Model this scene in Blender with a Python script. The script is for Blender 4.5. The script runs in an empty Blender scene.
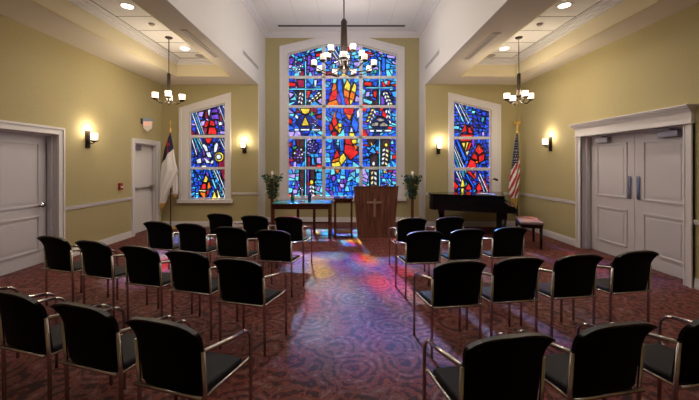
import bpy, bmesh, math, random
from mathutils import Vector, Matrix
from mathutils.geometry import delaunay_2d_cdt
R = math.radians
PI = math.pi
sc = bpy.context.scene
C = sc.collection
F = 340.0            # focal length in pixels of the 699 wide frame
VX, VY = 346.0, 165.0
H = 1.62             # eye height

# ------------------------------------------------------------------ materials
MATS = {}
def new_mat(name):
    m = bpy.data.materials.new(name); m.use_nodes = True
    MATS[name] = m
    nt = m.node_tree
    return m, nt, nt.nodes['Principled BSDF']
def plain(name, col, rough=.5, metal=0., noise=0., nscale=20., bump=0., spec=.5, coat=0., sheen=0.):
    m, nt, b = new_mat(name)
    b.inputs['Roughness'].default_value = rough
    b.inputs['Metallic'].default_value = metal
    b.inputs['Specular IOR Level'].default_value = spec
    b.inputs['Coat Weight'].default_value = coat
    b.inputs['Sheen Weight'].default_value = sheen
    b.inputs['Base Color'].default_value = (*col, 1)
    if noise or bump:
        tc = nt.nodes.new('ShaderNodeTexCoord'); n = nt.nodes.new('ShaderNodeTexNoise')
        n.inputs['Scale'].default_value = nscale; n.inputs['Detail'].default_value = 3
        nt.links.new(tc.outputs['Object'], n.inputs['Vector'])
        if noise:
            r = nt.nodes.new('ShaderNodeValToRGB')
            r.color_ramp.elements[0].position = .3; r.color_ramp.elements[1].position = .7
            r.color_ramp.elements[0].color = (*[c*(1-noise) for c in col], 1)
            r.color_ramp.elements[1].color = (*[min(1, c*(1+noise)) for c in col], 1)
            nt.links.new(n.outputs['Fac'], r.inputs['Fac']); nt.links.new(r.outputs['Color'], b.inputs['Base Color'])
        if bump:
            bp = nt.nodes.new('ShaderNodeBump'); bp.inputs['Strength'].default_value = bump; bp.inputs['Distance'].default_value = .004
            nt.links.new(n.outputs['Fac'], bp.inputs['Height']); nt.links.new(bp.outputs['Normal'], b.inputs['Normal'])
    return m
def wood(name, c1, c2, rough=.35, stretch=(14, 14, 1.2), coat=0.):
    m, nt, b = new_mat(name)
    tc = nt.nodes.new('ShaderNodeTexCoord'); mp = nt.nodes.new('ShaderNodeMapping')
    mp.inputs['Scale'].default_value = stretch
    n = nt.nodes.new('ShaderNodeTexNoise'); n.inputs['Scale'].default_value = 2.2; n.inputs['Detail'].default_value = 6; n.inputs['Distortion'].default_value = .6
    r = nt.nodes.new('ShaderNodeValToRGB')
    r.color_ramp.elements[0].position = .35; r.color_ramp.elements[1].position = .68
    r.color_ramp.elements[0].color = (*c1, 1); r.color_ramp.elements[1].color = (*c2, 1)
    nt.links.new(tc.outputs['Object'], mp.inputs['Vector']); nt.links.new(mp.outputs['Vector'], n.inputs['Vector'])
    nt.links.new(n.outputs['Fac'], r.inputs['Fac']); nt.links.new(r.outputs['Color'], b.inputs['Base Color'])
    b.inputs['Roughness'].default_value = rough; b.inputs['Coat Weight'].default_value = coat
    b.inputs['Coat Roughness'].default_value = .06
    return m
def emis(name, col, strength):
    m, nt, b = new_mat(name)
    b.inputs['Base Color'].default_value = (.8, .78, .72, 1)
    b.inputs['Emission Color'].default_value = (*col, 1); b.inputs['Emission Strength'].default_value = strength
    return m
def glass_mat(name, col):
    m, nt, b = new_mat(name)
    nt.nodes.remove(b); out = nt.nodes['Material Output']
    tr = nt.nodes.new('ShaderNodeBsdfTransparent')
    gl = nt.nodes.new('ShaderNodeBsdfGlossy'); gl.inputs['Roughness'].default_value = .55
    mx = nt.nodes.new('ShaderNodeMixShader'); mx.inputs[0].default_value = .03
    tc = nt.nodes.new('ShaderNodeTexCoord'); n = nt.nodes.new('ShaderNodeTexNoise')
    n.inputs['Scale'].default_value = 9; n.inputs['Detail'].default_value = 2
    r = nt.nodes.new('ShaderNodeValToRGB')
    r.color_ramp.elements[0].position = .32; r.color_ramp.elements[1].position = .68
    r.color_ramp.elements[0].color = (*[c*.6 for c in col], 1)
    r.color_ramp.elements[1].color = (*[min(1, c*1.25+.012) for c in col], 1)
    nt.links.new(tc.outputs['Object'], n.inputs['Vector']); nt.links.new(n.outputs['Fac'], r.inputs['Fac'])
    nt.links.new(r.outputs['Color'], tr.inputs['Color'])
    nt.links.new(tr.outputs[0], mx.inputs[1]); nt.links.new(gl.outputs[0], mx.inputs[2]); nt.links.new(mx.outputs[0], out.inputs['Surface'])
    return m

WALLC = (.455, .395, .215)
m_wall = plain('olive wallpaper', WALLC, .75, noise=.05, nscale=60, bump=.25, spec=.25)
m_white = plain('white trim paint', (.75, .73, .76), .4)
m_door = plain('white door paint', (.62, .60, .655), .45)
m_ceil = plain('ceiling paint', (.72, .67, .60), .8, spec=.2)
m_beam = plain('pale beam paint', (.68, .66, .64), .7, spec=.2)
m_tile = plain('ceiling tile', (.74, .73, .73), .9, noise=.04, nscale=120, spec=.1)
m_tray = plain('cream tray paint', (.70, .63, .45), .7, spec=.2)
m_groove = plain('dark joint', (.10, .09, .09), .8)
m_slot = plain('dark diffuser slot', (.03, .03, .035), .6)
m_grey = plain('grey diffuser', (.34, .31, .30), .6)
m_black = plain('black fabric', (.006, .006, .007), .8, bump=.3, nscale=350, spec=.12)
m_seat = plain('black seat fabric', (.010, .010, .014), .6, bump=.3, nscale=350, spec=.22)
m_lip = plain('black edge vinyl', (.018, .018, .02), .45, spec=.5)
m_chrome = plain('satin metal', (.62, .56, .54), .25, metal=1.)
m_chrome2 = plain('bright metal', (.62, .60, .60), .2, metal=1.)
m_piano = plain('ebony lacquer', (.004, .004, .005), .14, spec=.35, coat=.1)
m_bronze = plain('dark bronze', (.030, .021, .016), .35, metal=.6)
m_shade = emis('lit frosted glass', (1., .80, .52), 1.6)
m_shade2 = emis('lit pale glass', (1., .88, .74), .5)
m_lens = emis('lit lamp lens', (1., .93, .82), 5.)
m_table = wood('dark cherry wood', (.050, .014, .009), (.15, .045, .024), .09, (1.5, 14, 14), coat=.7)
m_tabletop = wood('polished cherry top', (.050, .014, .009), (.15, .045, .024), .12, (1.5, 14, 14), coat=1.)
m_tabletop.node_tree.nodes['Principled BSDF'].inputs['Specular IOR Level'].default_value = 1.
m_tabletop.node_tree.nodes['Principled BSDF'].inputs['Coat IOR'].default_value = 1.9
m_pod = wood('walnut veneer', (.085, .032, .022), (.25, .105, .068), .32, (14, 14, 1.0), coat=.2)
m_cross = wood('light oak', (.28, .17, .12), (.38, .25, .19), .35)
m_polewood = wood('flag pole wood', (.09, .025, .012), (.20, .06, .03), .3)
m_gold = plain('gold', (.80, .55, .18), .3, metal=1.)
m_fringe = plain('gold fringe', (.60, .38, .10), .8)
m_flagwhite = plain('flag white cloth', (.80, .78, .80), .8)
m_flagred = plain('flag red cloth', (.42, .018, .03), .8)
m_flagblue = plain('flag blue cloth', (.010, .014, .06), .8)
m_leaf = plain('ivy leaf', (.018, .075, .026), .5, noise=.5, nscale=9)
m_wax = plain('white wax', (.8, .78, .7), .4)
m_blue = plain('blue glass candle', (.02, .03, .16), .12)
m_green = plain('green glass votive', (.02, .10, .07), .12)
m_leather = plain('brown bench leather', (.32, .24, .26), .22, coat=.3)
m_redbox = plain('red alarm case', (.28, .018, .02), .4)
m_closer = plain('closer metal', (.30, .30, .36), .35, metal=.7)
m_paper = plain('paper', (.30, .33, .42), .7)
m_signred = emis('lit red sign', (.9, .05, .05), .6)
m_signwhite = plain('sign panel', (.75, .74, .76), .3)
m_signblue = plain('sign bluish cover', (.30, .38, .55), .2)
def clear_glass():
    m, nt, b = new_mat('clear glass')
    b.inputs['Base Color'].default_value = (.9, .93, .97, 1); b.inputs['Roughness'].default_value = .03
    b.inputs['Transmission Weight'].default_value = .95; b.inputs['IOR'].default_value = 1.3
    return m
m_clear = clear_glass()

def carpet():
    m, nt, b = new_mat('patterned carpet')
    N = nt.nodes.new; L = nt.links.new
    tc = N('ShaderNodeTexCoord')
    nz = N('ShaderNodeTexNoise'); nz.inputs['Scale'].default_value = 3.2; nz.inputs['Detail'].default_value = 4
    L(tc.outputs['Object'], nz.inputs['Vector'])
    mixv = N('ShaderNodeVectorMath'); mixv.operation = 'MULTIPLY_ADD'
    mixv.inputs[1].default_value = (.20, .20, 0)
    L(nz.outputs['Color'], mixv.inputs[0]); L(tc.outputs['Object'], mixv.inputs[2])
    vo = N('ShaderNodeTexVoronoi'); vo.inputs['Scale'].default_value = 2.6; vo.inputs['Randomness'].default_value = .55
    L(mixv.outputs[0], vo.inputs['Vector'])
    mul = N('ShaderNodeMath'); mul.operation = 'MULTIPLY'; mul.inputs[1].default_value = 34; L(vo.outputs['Distance'], mul.inputs[0])
    sn = N('ShaderNodeMath'); sn.operation = 'SINE'; L(mul.outputs[0], sn.inputs[0])
    n2 = N('ShaderNodeTexNoise'); n2.inputs['Scale'].default_value = 11; n2.inputs['Detail'].default_value = 5; n2.inputs['Distortion'].default_value = 1.5
    L(tc.outputs['Object'], n2.inputs['Vector'])
    ad = N('ShaderNodeMath'); ad.operation = 'MULTIPLY_ADD'; ad.inputs[1].default_value = .13; L(sn.outputs[0], ad.inputs[0]); L(n2.outputs['Fac'], ad.inputs[2])
    r = N('ShaderNodeValToRGB'); e = r.color_ramp.elements
    e[0].position = .30; e[0].color = (.030, .011, .013, 1)
    e[1].position = .74; e[1].color = (.21, .10, .085, 1)
    x = e.new(.42); x.color = (.062, .012, .012, 1)
    x = e.new(.50); x.color = (.22, .048, .030, 1)
    x = e.new(.58); x.color = (.090, .022, .022, 1)
    L(ad.outputs[0], r.inputs['Fac'])
    n3 = N('ShaderNodeTexNoise'); n3.inputs['Scale'].default_value = 260; L(tc.outputs['Object'], n3.inputs['Vector'])
    bp = N('ShaderNodeBump'); bp.inputs['Strength'].default_value = .5; bp.inputs['Distance'].default_value = .004
    L(n3.outputs['Fac'], bp.inputs['Height']); L(bp.outputs['Normal'], b.inputs['Normal'])
    L(r.outputs['Color'], b.inputs['Base Color'])
    b.inputs['Roughness'].default_value = .6; b.inputs['Specular IOR Level'].default_value = .22
    return m
m_carpet = carpet()

# ------------------------------------------------------------------ mesh helpers
class MB:
    def __init__(s): s.bm = bmesh.new()
    def box(s, x0, x1, y0, y1, z0, z1, bev=0., mi=0):
        g = bmesh.ops.create_cube(s.bm, size=1)['verts']
        for v in g:
            v.co = Vector(((x0+x1)/2+v.co.x*(x1-x0), (y0+y1)/2+v.co.y*(y1-y0), (z0+z1)/2+v.co.z*(z1-z0)))
        fs = {f for v in g for f in v.link_faces}
        for f in fs: f.material_index = mi
        if bev:
            es = list({e for v in g for e in v.link_edges})
            bmesh.ops.bevel(s.bm, geom=es, offset=bev, segments=2, affect='EDGES', profile=.7)
        return s
    def prism(s, pts, a, b, axis='y', mi=0):
        """polygon pts extruded from a to b along axis; pts are the other two coords in xyz order"""
        def co(p, t):
            return {'x': (t, p[0], p[1]), 'y': (p[0], t, p[1]), 'z': (p[0], p[1], t)}[axis]
        A = [s.bm.verts.new(co(p, a)) for p in pts]; B = [s.bm.verts.new(co(p, b)) for p in pts]
        n = len(pts)
        fs = [s.bm.faces.new(A[::-1]), s.bm.faces.new(B)]
        for i in range(n): fs.append(s.bm.faces.new((A[i], A[(i+1) % n], B[(i+1) % n], B[i])))
        for f in fs: f.material_index = mi
        return s
    def tube(s, pts, r, n=8, cap=True, radii=None, mi=0):
        pts = [Vector(p) for p in pts]; rings = []
        up = Vector((0, 0, 1)); prev = None
        for i, p in enumerate(pts):
            d = (pts[min(i+1, len(pts)-1)] - pts[max(i-1, 0)]).normalized()
            if prev is None:
                a = d.cross(up) if abs(d.dot(up)) < .95 else d.cross(Vector((1, 0, 0)))
            else:
                a = prev - d*prev.dot(d)
            a.normalize(); prev = a; b = d.cross(a).normalized()
            rr = radii[i] if radii else r
            rings.append([s.bm.verts.new(p + (a*math.cos(2*PI*k/n) + b*math.sin(2*PI*k/n))*rr) for k in range(n)])
        for i in range(len(rings)-1):
            for k in range(n):
                f = s.bm.faces.new((rings[i][k], rings[i][(k+1) % n], rings[i+1][(k+1) % n], rings[i+1][k])); f.smooth = True; f.material_index = mi
        if cap:
            s.bm.faces.new(rings[0][::-1]).material_index = mi; s.bm.faces.new(rings[-1]).material_index = mi
        return s
    def lathe(s, prof, c=(0, 0, 0), n=20, mi=0, smooth=True):
        c = Vector(c); rings = []
        for r, z in prof:
            rings.append([s.bm.verts.new(c + Vector((max(r, .0004)*math.cos(2*PI*k/n), max(r, .0004)*math.sin(2*PI*k/n), z))) for k in range(n)])
        for i in range(len(rings)-1):
            for k in range(n):
                f = s.bm.faces.new((rings[i][k], rings[i][(k+1) % n], rings[i+1][(k+1) % n], rings[i+1][k])); f.smooth = smooth; f.material_index = mi
        s.bm.faces.new(rings[0][::-1]).material_index = mi; s.bm.faces.new(rings[-1]).material_index = mi
        return s
    def rot(s, ang, axis='Z', c=(0, 0, 0)):
        bmesh.ops.rotate(s.bm, cent=c, matrix=Matrix.Rotation(ang, 3, axis), verts=s.bm.verts); return s
    def build(s, name, mats, parent=None, loc=(0, 0, 0), rz=0., kind=None):
        bmesh.ops.recalc_face_normals(s.bm, faces=s.bm.faces)
        me = bpy.data.meshes.new(name); s.bm.to_mesh(me); s.bm.free()
        for m in (mats if isinstance(mats, (list, tuple)) else [mats]): me.materials.append(m)
        o = bpy.data.objects.new(name, me); C.objects.link(o)
        o.location = loc; o.rotation_euler = (0, 0, rz)
        if parent: o.parent = parent
        if kind: o['kind'] = kind
        return o
def struct(name, mb, mats, parent=None):
    return mb.build(name, mats, parent, kind=None if parent else 'structure')
def tag(o, label, cat, group=None, kind=None):
    o['label'] = label; o['category'] = cat
    if group: o['group'] = group
    if kind: o['kind'] = kind
    return o
def thing(name, label, cat, loc=(0, 0, 0), rz=0., group=None):
    o = bpy.data.objects.new(name, None); C.objects.link(o); o.empty_display_size = .1
    o.location = loc; o.rotation_euler = (0, 0, rz)
    return tag(o, label, cat, group)
def sroot(name):
    o = bpy.data.objects.new(name, None); C.objects.link(o); o['kind'] = 'structure'; return o
def copy_tree(o, parent=None):
    c = o.copy(); C.objects.link(c); c.parent = parent
    for ch in [x for x in ALLCH(o)]: copy_tree(ch, c)
    return c
def ALLCH(o): return [x for x in bpy.data.objects if x.parent == o]
def px(x, y, s):     # photo point on a wall plane of scale s px per metre -> local X, Z
    return ((x-VX)/s, H-(y-VY)/s)

# ------------------------------------------------------------------ room shell
XL, XR = -4.84, 4.58
BL, BR = -2.29, 2.07
Y1, Y2 = 340/38.0, 340/35.2
YF = -1.6
ZS, ZC, ZT = 3.73, 5.37, 4.12
s1, s2 = 38.0, 35.2
struct('floor', MB().box(XL-.3, XR+.3, YF-.1, Y2+.3, -.1, 0), m_carpet)

# left wall with two door openings
LD = (3.86+.92, 5.70)     # big door
LD = (4.70, 5.70)
ED = (340/44.0*1.0+0.0, 0)
e0, e1 = 4.84*340/212.0, 4.84*340/189.0    # exit door opening 7.76..8.70
DH = 2.13
mb = MB()
mb.box(XL-.3, XL, YF, LD[0], 0, ZS); mb.box(XL-.3, XL, LD[0], LD[1], DH, ZS)
mb.box(XL-.3, XL, LD[1], e0, 0, ZS); mb.box(XL-.3, XL, e0, e1, DH, ZS); mb.box(XL-.3, XL, e1, Y1+.15, 0, ZS)
struct('wall_left', mb, m_wall)
RD = (4.59, 6.60); RH = 2.18
mb = MB()
mb.box(XR, XR+.3, YF, RD[0], 0, ZS); mb.box(XR, XR+.3, RD[0], RD[1], RH, ZS); mb.box(XR, XR+.3, RD[1], Y1+.15, 0, ZS)
struct('wall_right', mb, m_wall)
struct('wall_front', MB().box(XL-.3, XR+.3, YF-.15, YF, 0, ZC), m_wall)

# window outlines (photo px -> wall plane)
LW = [px(188.8, 199, s1), px(225.5, 199, s1), px(225.5, 102.5, s1), px(188.8, 112, s1)]
RW = [px(453.2, 195.5, s1), px(491.2, 195.5, s1), px(491.2, 110, s1), px(453.2, 100.8, s1)]
CW = [px(287.4, 197, s2), px(397.4, 197, s2), px(397.4, 54.6, s2), px(361, 44.5, s2), px(324, 44.5, s2), px(287.4, 53.5, s2)]
def wall_hole(name, x0, x1, z1, y, poly, th=.18):
    """wall slab with a hole; poly = bl, br, tr, ..., tl"""
    bl, br = poly[0], poly[1]; top = poly[2:]
    m = MB()
    m.prism([(x0, 0), (x1, 0), (x1, bl[1]), (x0, bl[1])], y, y+th)
    m.prism([(x0, bl[1]), (bl[0], bl[1]), (top[-1][0], top[-1][1]), (x0, top[-1][1])], y, y+th)
    m.prism([(br[0], br[1]), (x1, br[1]), (x1, top[0][1]), top[0]], y, y+th)
    m.prism([(x0, top[-1][1]), top[-1], (top[-1][0], z1), (x0, z1)], y, y+th)
    m.prism([top[0], (x1, top[0][1]), (x1, z1), (top[0][0], z1)], y, y+th)
    for a, b in zip(top[:-1], top[1:]):
        m.prism([b, a, (a[0], z1), (b[0], z1)], y, y+th)
    return struct(name, m, m_wall)
wall_hole('wall_back_left', XL, BL-.02, ZS+.1, Y1, LW)
wall_hole('wall_back_right', BR+.02, XR, ZS+.1, Y1, RW)
wall_hole('wall_back_bay', BL-.1, BR+.1, ZC+.1, Y2, CW)
# painted jambs of the bay + vertical beam faces
struct('wall_bay_left', MB().box(BL-.02, BL, Y1-.012, Y2, 0, ZC).box(BL-.10, BL, YF, Y1-.012, ZS, ZC), m_beam)
struct('wall_bay_right', MB().box(BR, BR+.02, Y1-.012, Y2, 0, ZC).box(BR, BR+.10, YF, Y1-.012, ZS, ZC), m_beam)

# side ceilings with recessed trays
TI, TO, TY0, TY1 = 2.75, 4.03, .2, 340/42.0
def side_ceiling(name, xo, xb, sg, ti, to):
    lo = lambda a, b: (min(a, b), max(a, b))
    m = MB()
    m.box(*lo(xo, sg*(to+.06)), YF, Y1+.1, ZS, ZS+.12)
    m.box(*lo(sg*(ti-.06), xb-sg*-.10), YF, Y1+.1, ZS, ZS+.12)
    m.box(*lo(sg*(to+.06), sg*(ti-.06)), TY1+.06, Y1+.1, ZS, ZS+.12)
    m.box(*lo(sg*(to+.06), sg*(ti-.06)), YF, TY0-.06, ZS, ZS+.12)
    o = struct(name, m, m_ceil)
    t = MB()    # tray upstands
    t.box(*lo(sg*to, sg*(to+.06)), TY0-.06, TY1+.06, ZS, ZT+.02)
    t.box(*lo(sg*ti, sg*(ti-.06)), TY0-.06, TY1+.06, ZS, ZT+.02)
    t.box(*lo(sg*to, sg*ti), TY1, TY1+.06, ZS, ZT+.02)
    t.box(*lo(sg*to, sg*ti), TY0-.06, TY0, ZS, ZT+.02)
    struct('tray_upstand', t, m_tray, o)
    c = MB()    # stepped crown moulding
    for k, (w, z) in enumerate(((.13, ZT-.025), (.095, ZT-.055), (.05, ZT-.085), (.022, ZT-.115))):
        zb = z; zt = ZT if k == 0 else z+.03
        c.box(*lo(sg*to, sg*(to-w)), TY0, TY1, zb, zt)
        c.box(*lo(sg*ti, sg*(ti+w)), TY0, TY1, zb, zt)
        c.box(*lo(sg*(to-w), sg*(ti+w)), TY1-w, TY1, zb, zt)
        c.box(*lo(sg*(to-w), sg*(ti+w)), TY0, TY0+w, zb, zt)
    struct('crown_molding', c, m_white, o)
    p = MB().box(*lo(sg*to, sg*ti), TY0, TY1, ZT, ZT+.05)
    struct('tile_panel', p, m_tile, o)
    g = MB()
    y = TY1-.55
    while y > TY0+.2:
        g.box(*lo(sg*(to-.16), sg*(ti+.16)), y-.006, y+.006, ZT-.003, ZT+.001); y -= .61
    g.box(*lo(sg*(to-.155), sg*(to-.168)), TY0+.15, TY1-.15, ZT-.004, ZT+.001)
    g.box(*lo(sg*(ti+.155), sg*(ti+.165)), TY0+.15, TY1-.15, ZT-.004, ZT+.001)
    g.box(*lo(sg*(ti+.155), sg*(to-.155)), TY1-.165, TY1-.155, ZT-.004, ZT+.001)
    struct('tile_joint', g, m_groove, o)
side_ceiling('ceiling_left', XL, BL, -1, TI, TO)
side_ceiling('ceiling_right', XR, BR, 1, TI-.02, TO)
cc = struct('ceiling_center', MB().box(BL-.15, BR+.15, YF, Y2+.2, ZC, ZC+.1), m_tile)
g = MB()
x = -.11 - .61*3 + .05
while x < BR:
    if x > BL+.15: g.box(x-.003, x+.003, YF, Y2-.2, ZC-.002, ZC+.001)
    x += .61
for yy in (7.0, ): g.box(BL+.1, BR-.1, yy-.004, yy+.004, ZC-.002, ZC+.001)
struct('tile_joint', g, plain('tile joint shade', (.50, .50, .52), .9), cc)
def crown(zt, x0, x1, y, name):
    c = MB()
    for w, dz0, dz1 in ((.12, 0, .03), (.09, .03, .06), (.05, .06, .10), (.025, .10, .14)):
        c.box(x0, x1, y-w, y, zt-dz1, zt-dz0)
        c.box(x0, x0+w, YF, y, zt-dz1, zt-dz0); c.box(x1-w, x1, YF, y, zt-dz1, zt-dz0)
    return struct(name, c, m_white)
crown(ZC, BL, BR, Y2, 'trim_3')

# chair rails and baseboards
def rail(m, axis, a0, a1, pos, sg, z, kind):
    prof = ((.016, z-.035, z+.03), (.026, z-.012, z+.018), (.032, z+.018, z+.03)) if kind == 'rail' else ((.018, 0, .115), (.012, .115, .14))
    for d, z0, z1 in prof:
        if axis == 'y': m.box(min(pos, pos+sg*d), max(pos, pos+sg*d), a0, a1, z0, z1)
        else: m.box(a0, a1, min(pos, pos+sg*d), max(pos, pos+sg*d), z0, z1)
def runs(name, spans, kind):
    m = MB()
    for axis, a0, a1, pos, sg in spans: rail(m, axis, a0, a1, pos, sg, .87, kind)
    struct(name, m, m_white)
runs('trim_4', [('y', YF, LD[0]-.13, XL, 1), ('y', LD[1]+.13, e0-.11, XL, 1)], 'rail')
runs('trim_5', [('y', YF, RD[0]-.13, XR, -1), ('y', RD[1]+.12, Y1, XR, -1)], 'rail')
runs('trim_6', [('x', XL, LW[0][0]-.17, Y1, -1), ('x', LW[1][0]+.17, BL-.012, Y1, -1), ('x', BR+.012, RW[0][0]-.17, Y1, -1), ('x', RW[1][0]+.2, XR, Y1, -1)], 'rail')
runs('trim_7', [('x', BL, CW[0][0]-.22, Y2, -1), ('x', CW[1][0]+.2, BR, Y2, -1)], 'rail')
runs('baseboard_left', [('y', YF, LD[0]-.13, XL, 1), ('y', LD[1]+.13, e0-.11, XL, 1)], 'base')
runs('baseboard_right', [('y', YF, RD[0]-.13, XR, -1), ('y', RD[1]+.12, Y1, XR, -1)], 'base')
runs('baseboard_back', [('x', XL, BL-.012, Y1, -1), ('x', BR+.012, XR, Y1, -1), ('x', BL, BR, Y2, -1)], 'base')

# ------------------------------------------------------------------ stained glass
PAL = {'N': (.006, .018, .17), 'B': (.010, .045, .56), 'U': (.015, .13, .83), 'A': (.04, .36, .90), 'C': (.16, .66, .92), 'T': (.03, .38, .50),
       'P': (.17, .05, .48), 'L': (.46, .32, .82), 'R': (.72, .012, .012), 'O': (.90, .17, .008), 'Y': (.95, .60, .05), 'W': (.80, .86, .92),
       'K': (.05, .018, .02), 'M': (.30, .008, .05), 'G': (.02, .36, .13), 'S': (.36, .30, .24), 'E': (.85, .72, .34)}
PK = list(PAL)
GM = [glass_mat('stained glass '+k, PAL[k]) for k in PK]
m_lead = plain('lead came', (.006, .006, .007), .5)
def inside(p, poly):
    c = False; n = len(poly); x, y = p
    for i in range(n):
        x0, y0 = poly[i]; x1, y1 = poly[(i+1) % n]
        if (y0 > y) != (y1 > y) and x < (x1-x0)*(y-y0)/(y1-y0)+x0: c = not c
    return c
def clip(poly, nx, ny, d):     # keep nx*x+ny*y<=d
    out = []; n = len(poly)
    for i in range(n):
        a, b = poly[i], poly[(i+1) % n]
        da, db = nx*a[0]+ny*a[1]-d, nx*b[0]+ny*b[1]-d
        if da <= 0: out.append(a)
        if da*db < 0:
            t = da/(da-db); out.append((a[0]+t*(b[0]-a[0]), a[1]+t*(b[1]-a[1])))
    return out
def circ(x, y, r, n=7, sy=1.): return [(x+r*math.cos(2*PI*k/n+.3), y+r*sy*math.sin(2*PI*k/n+.3)) for k in range(n)]
def streak(x0, y0, x1, y1, w): return [(x0, y0), (x0+w, y0), (x1+w, y1), (x1, y1)]
def grapes(cx, cy, sz=1.0, seed=0):
    rnd = random.Random(seed); o = []
    for r_, n_ in ((0, 1), (1.0, 5), (1.9, 8)):
        for k in range(n_):
            a = 2*PI*k/n_+r_
            o.append((rnd.choice('PLPLW' if r_ > .5 else 'L'), circ(cx+r_*2.3*sz*math.cos(a), cy+r_*2.6*sz*math.sin(a), 1.05*sz, 6)))
    return o
def wheat(x0, y0, x1, y1, n, cols='WY', w=1.6):
    o = []
    dx, dy = (x1-x0)/n, (y1-y0)/n; L_ = math.hypot(dx, dy); ux, uy = dx/L_, dy/L_
    for k in range(n):
        for sg, c in ((-1, cols[0]), (1, cols[1])):
            cx, cy = x0+dx*(k+.5), y0+dy*(k+.5)+(.6 if sg > 0 else 0)
            bx, by = cx-uy*sg*.3, cy+ux*sg*.3
            ax, ay = cx-uy*sg*w*1.6-ux*.25*L_, cy+ux*sg*w*1.6-uy*.25*L_
            mx, my = (bx+ax)/2, (by+ay)/2
            o.append((c, [(bx+ux*L_*.42, by+uy*L_*.42), (mx-uy*sg*w*.8+ux*L_*.2, my+ux*sg*w*.8+uy*L_*.2), (ax-ux*L_*.35, ay-uy*L_*.35), (bx-ux*L_*.15, by-uy*L_*.15)]))
    return o
def pane_mesh(G, Ld, poly, cell, cols, motifs, s, y, seed, aniso=1.0, skew=0.0):
    """poly in photo px. adds glass triangles to G and lead bars to Ld"""
    rnd = random.Random(seed)
    xs = [p[0] for p in poly]; ys = [p[1] for p in poly]
    x0, x1, y0, y1 = min(xs)-.05, max(xs)+.05, min(ys)-.05, max(ys)+.05
    cells = []
    def area(pl): return abs(sum(pl[i][0]*pl[(i+1) % len(pl)][1]-pl[(i+1) % len(pl)][0]*pl[i][1] for i in range(len(pl))))/2
    def split(pl, depth):
        A = area(pl)
        if A < cell*cell*rnd.uniform(.55, 1.15) or depth > 9: cells.append((pl, rnd.choice(cols))); return
        px_ = [p[0] for p in pl]; py_ = [p[1] for p in pl]
        wd, ht = (max(px_)-min(px_))/aniso, (max(py_)-min(py_))*aniso
        base_ = 0 if wd > ht*1.15 else (PI/2 if ht > wd*1.15 else rnd.choice((0, PI/2)))
        th_ = base_+rnd.gauss(0, .38)
        f = rnd.uniform(.33, .67); f2 = rnd.uniform(.38, .62)
        cx = min(px_)+(max(px_)-min(px_))*(f if base_ == 0 else f2); cy = min(py_)+(max(py_)-min(py_))*(f if base_ else f2)
        nx_, ny_ = math.cos(th_), math.sin(th_); d_ = nx_*cx+ny_*cy
        p1, p2 = clip(pl, nx_, ny_, d_), clip(pl, -nx_, -ny_, -d_)
        if len(p1) < 3 or len(p2) < 3 or area(p1) < cell*cell*.18 or area(p2) < cell*cell*.18:
            if depth > 7: cells.append((pl, rnd.choice(cols))); return
            split(pl, depth+1); return
        split(p1, depth+1); split(p2, depth+1)
    split([(x0-.2, y0-.2), (x1+.2, y0-.2), (x1+.2, y1+.2), (x0-.2, y1+.2)], 0)
    E = []; V = []
    def addpoly(pl):
        b = len(V); V.extend(Vector(p) for p in pl); n = len(pl)
        E.extend((b+i, b+(i+1) % n) for i in range(n))
    addpoly(poly)
    for pl, _c in cells: addpoly(pl)
    ms = []; m_src = []
    for m_ in motifs:
        c, pl = m_; src_ = pl
        if max(p[0] for p in pl) < x0 or min(p[0] for p in pl) > x1 or max(p[1] for p in pl) < y0 or min(p[1] for p in pl) > y1: continue
        for (nx_, ny_, d_) in ((1, 0, x1+.3), (-1, 0, -(x0-.3)), (0, 1, y1+.3), (0, -1, -(y0-.3))):
            pl = clip(pl, nx_, ny_, d_)
            if len(pl) < 3: break
        if len(pl) >= 3: ms.append((c, pl)); m_src.append(src_); addpoly(pl)
    vs, es, fs, _, _, _ = delaunay_2d_cdt(V, E, [], 0, 1e-3)
    reg = {}; edgef = {}
    vmap = {}
    def W(p): return ((p[0]-VX)/s, H-(p[1]-VY)/s)
    for fi, f in enumerate(fs):
        c = (sum(vs[i][0] for i in f)/len(f), sum(vs[i][1] for i in f)/len(f))
        if not inside(c, poly): continue
        rid = None
        for k in range(len(ms)-1, -1, -1):
            if inside(c, ms[k][1]): rid = ('m', k, ms[k][0]); break
        if rid is None:
            for k, (pl, cl_) in enumerate(cells):
                if inside(c, pl): break
            rid = ('c', k, cl_)
        reg[fi] = rid
        vv = []
        for i in f:
            if i not in vmap:
                wx, wz = W(vs[i]); vmap[i] = G.bm.verts.new((wx, y, wz))
            vv.append(vmap[i])
        nf = G.bm.faces.new(vv); nf.material_index = PK.index(rid[2])
        for i in range(len(f)):
            e = tuple(sorted((f[i], f[(i+1) % len(f)]))); edgef.setdefault(e, []).append(rid)
    def thin(r_):
        if r_[0] != 'm': return 1.
        pl = m_src[r_[1]]
        diam = max(math.hypot(p[0]-q[0], p[1]-q[1]) for p in pl for q in pl)
        t_ = area(pl)/diam
        return .30 if t_ < 1.3 else (.5 if t_ < 2.0 else (.75 if t_ < 2.8 else 1.))
    for (a, b), rs in edgef.items():
        if len(rs) == 2 and rs[0] == rs[1]: continue
        if len(rs) == 1: continue
        p, q = W(vs[a]), W(vs[b]); dx, dz = q[0]-p[0], q[1]-p[1]; L_ = math.hypot(dx, dz)
        if L_ < .004: continue
        w = (.0165 if ('m' in (rs[0][0], rs[1][0])) else .0135)*min(thin(rs[0]), thin(rs[1]))
        ux, uz = dx/L_, dz/L_; nx_, nz_ = -uz*w, ux*w; ex, ez = ux*w*.5, uz*w*.5
        Ld.prism([(p[0]-ex+nx_, p[1]-ez+nz_), (p[0]-ex-nx_, p[1]-ez-nz_), (q[0]+ex-nx_, q[1]+ez-nz_), (q[0]+ex+nx_, q[1]+ez+nz_)], y-.006, y+.006)

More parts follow.
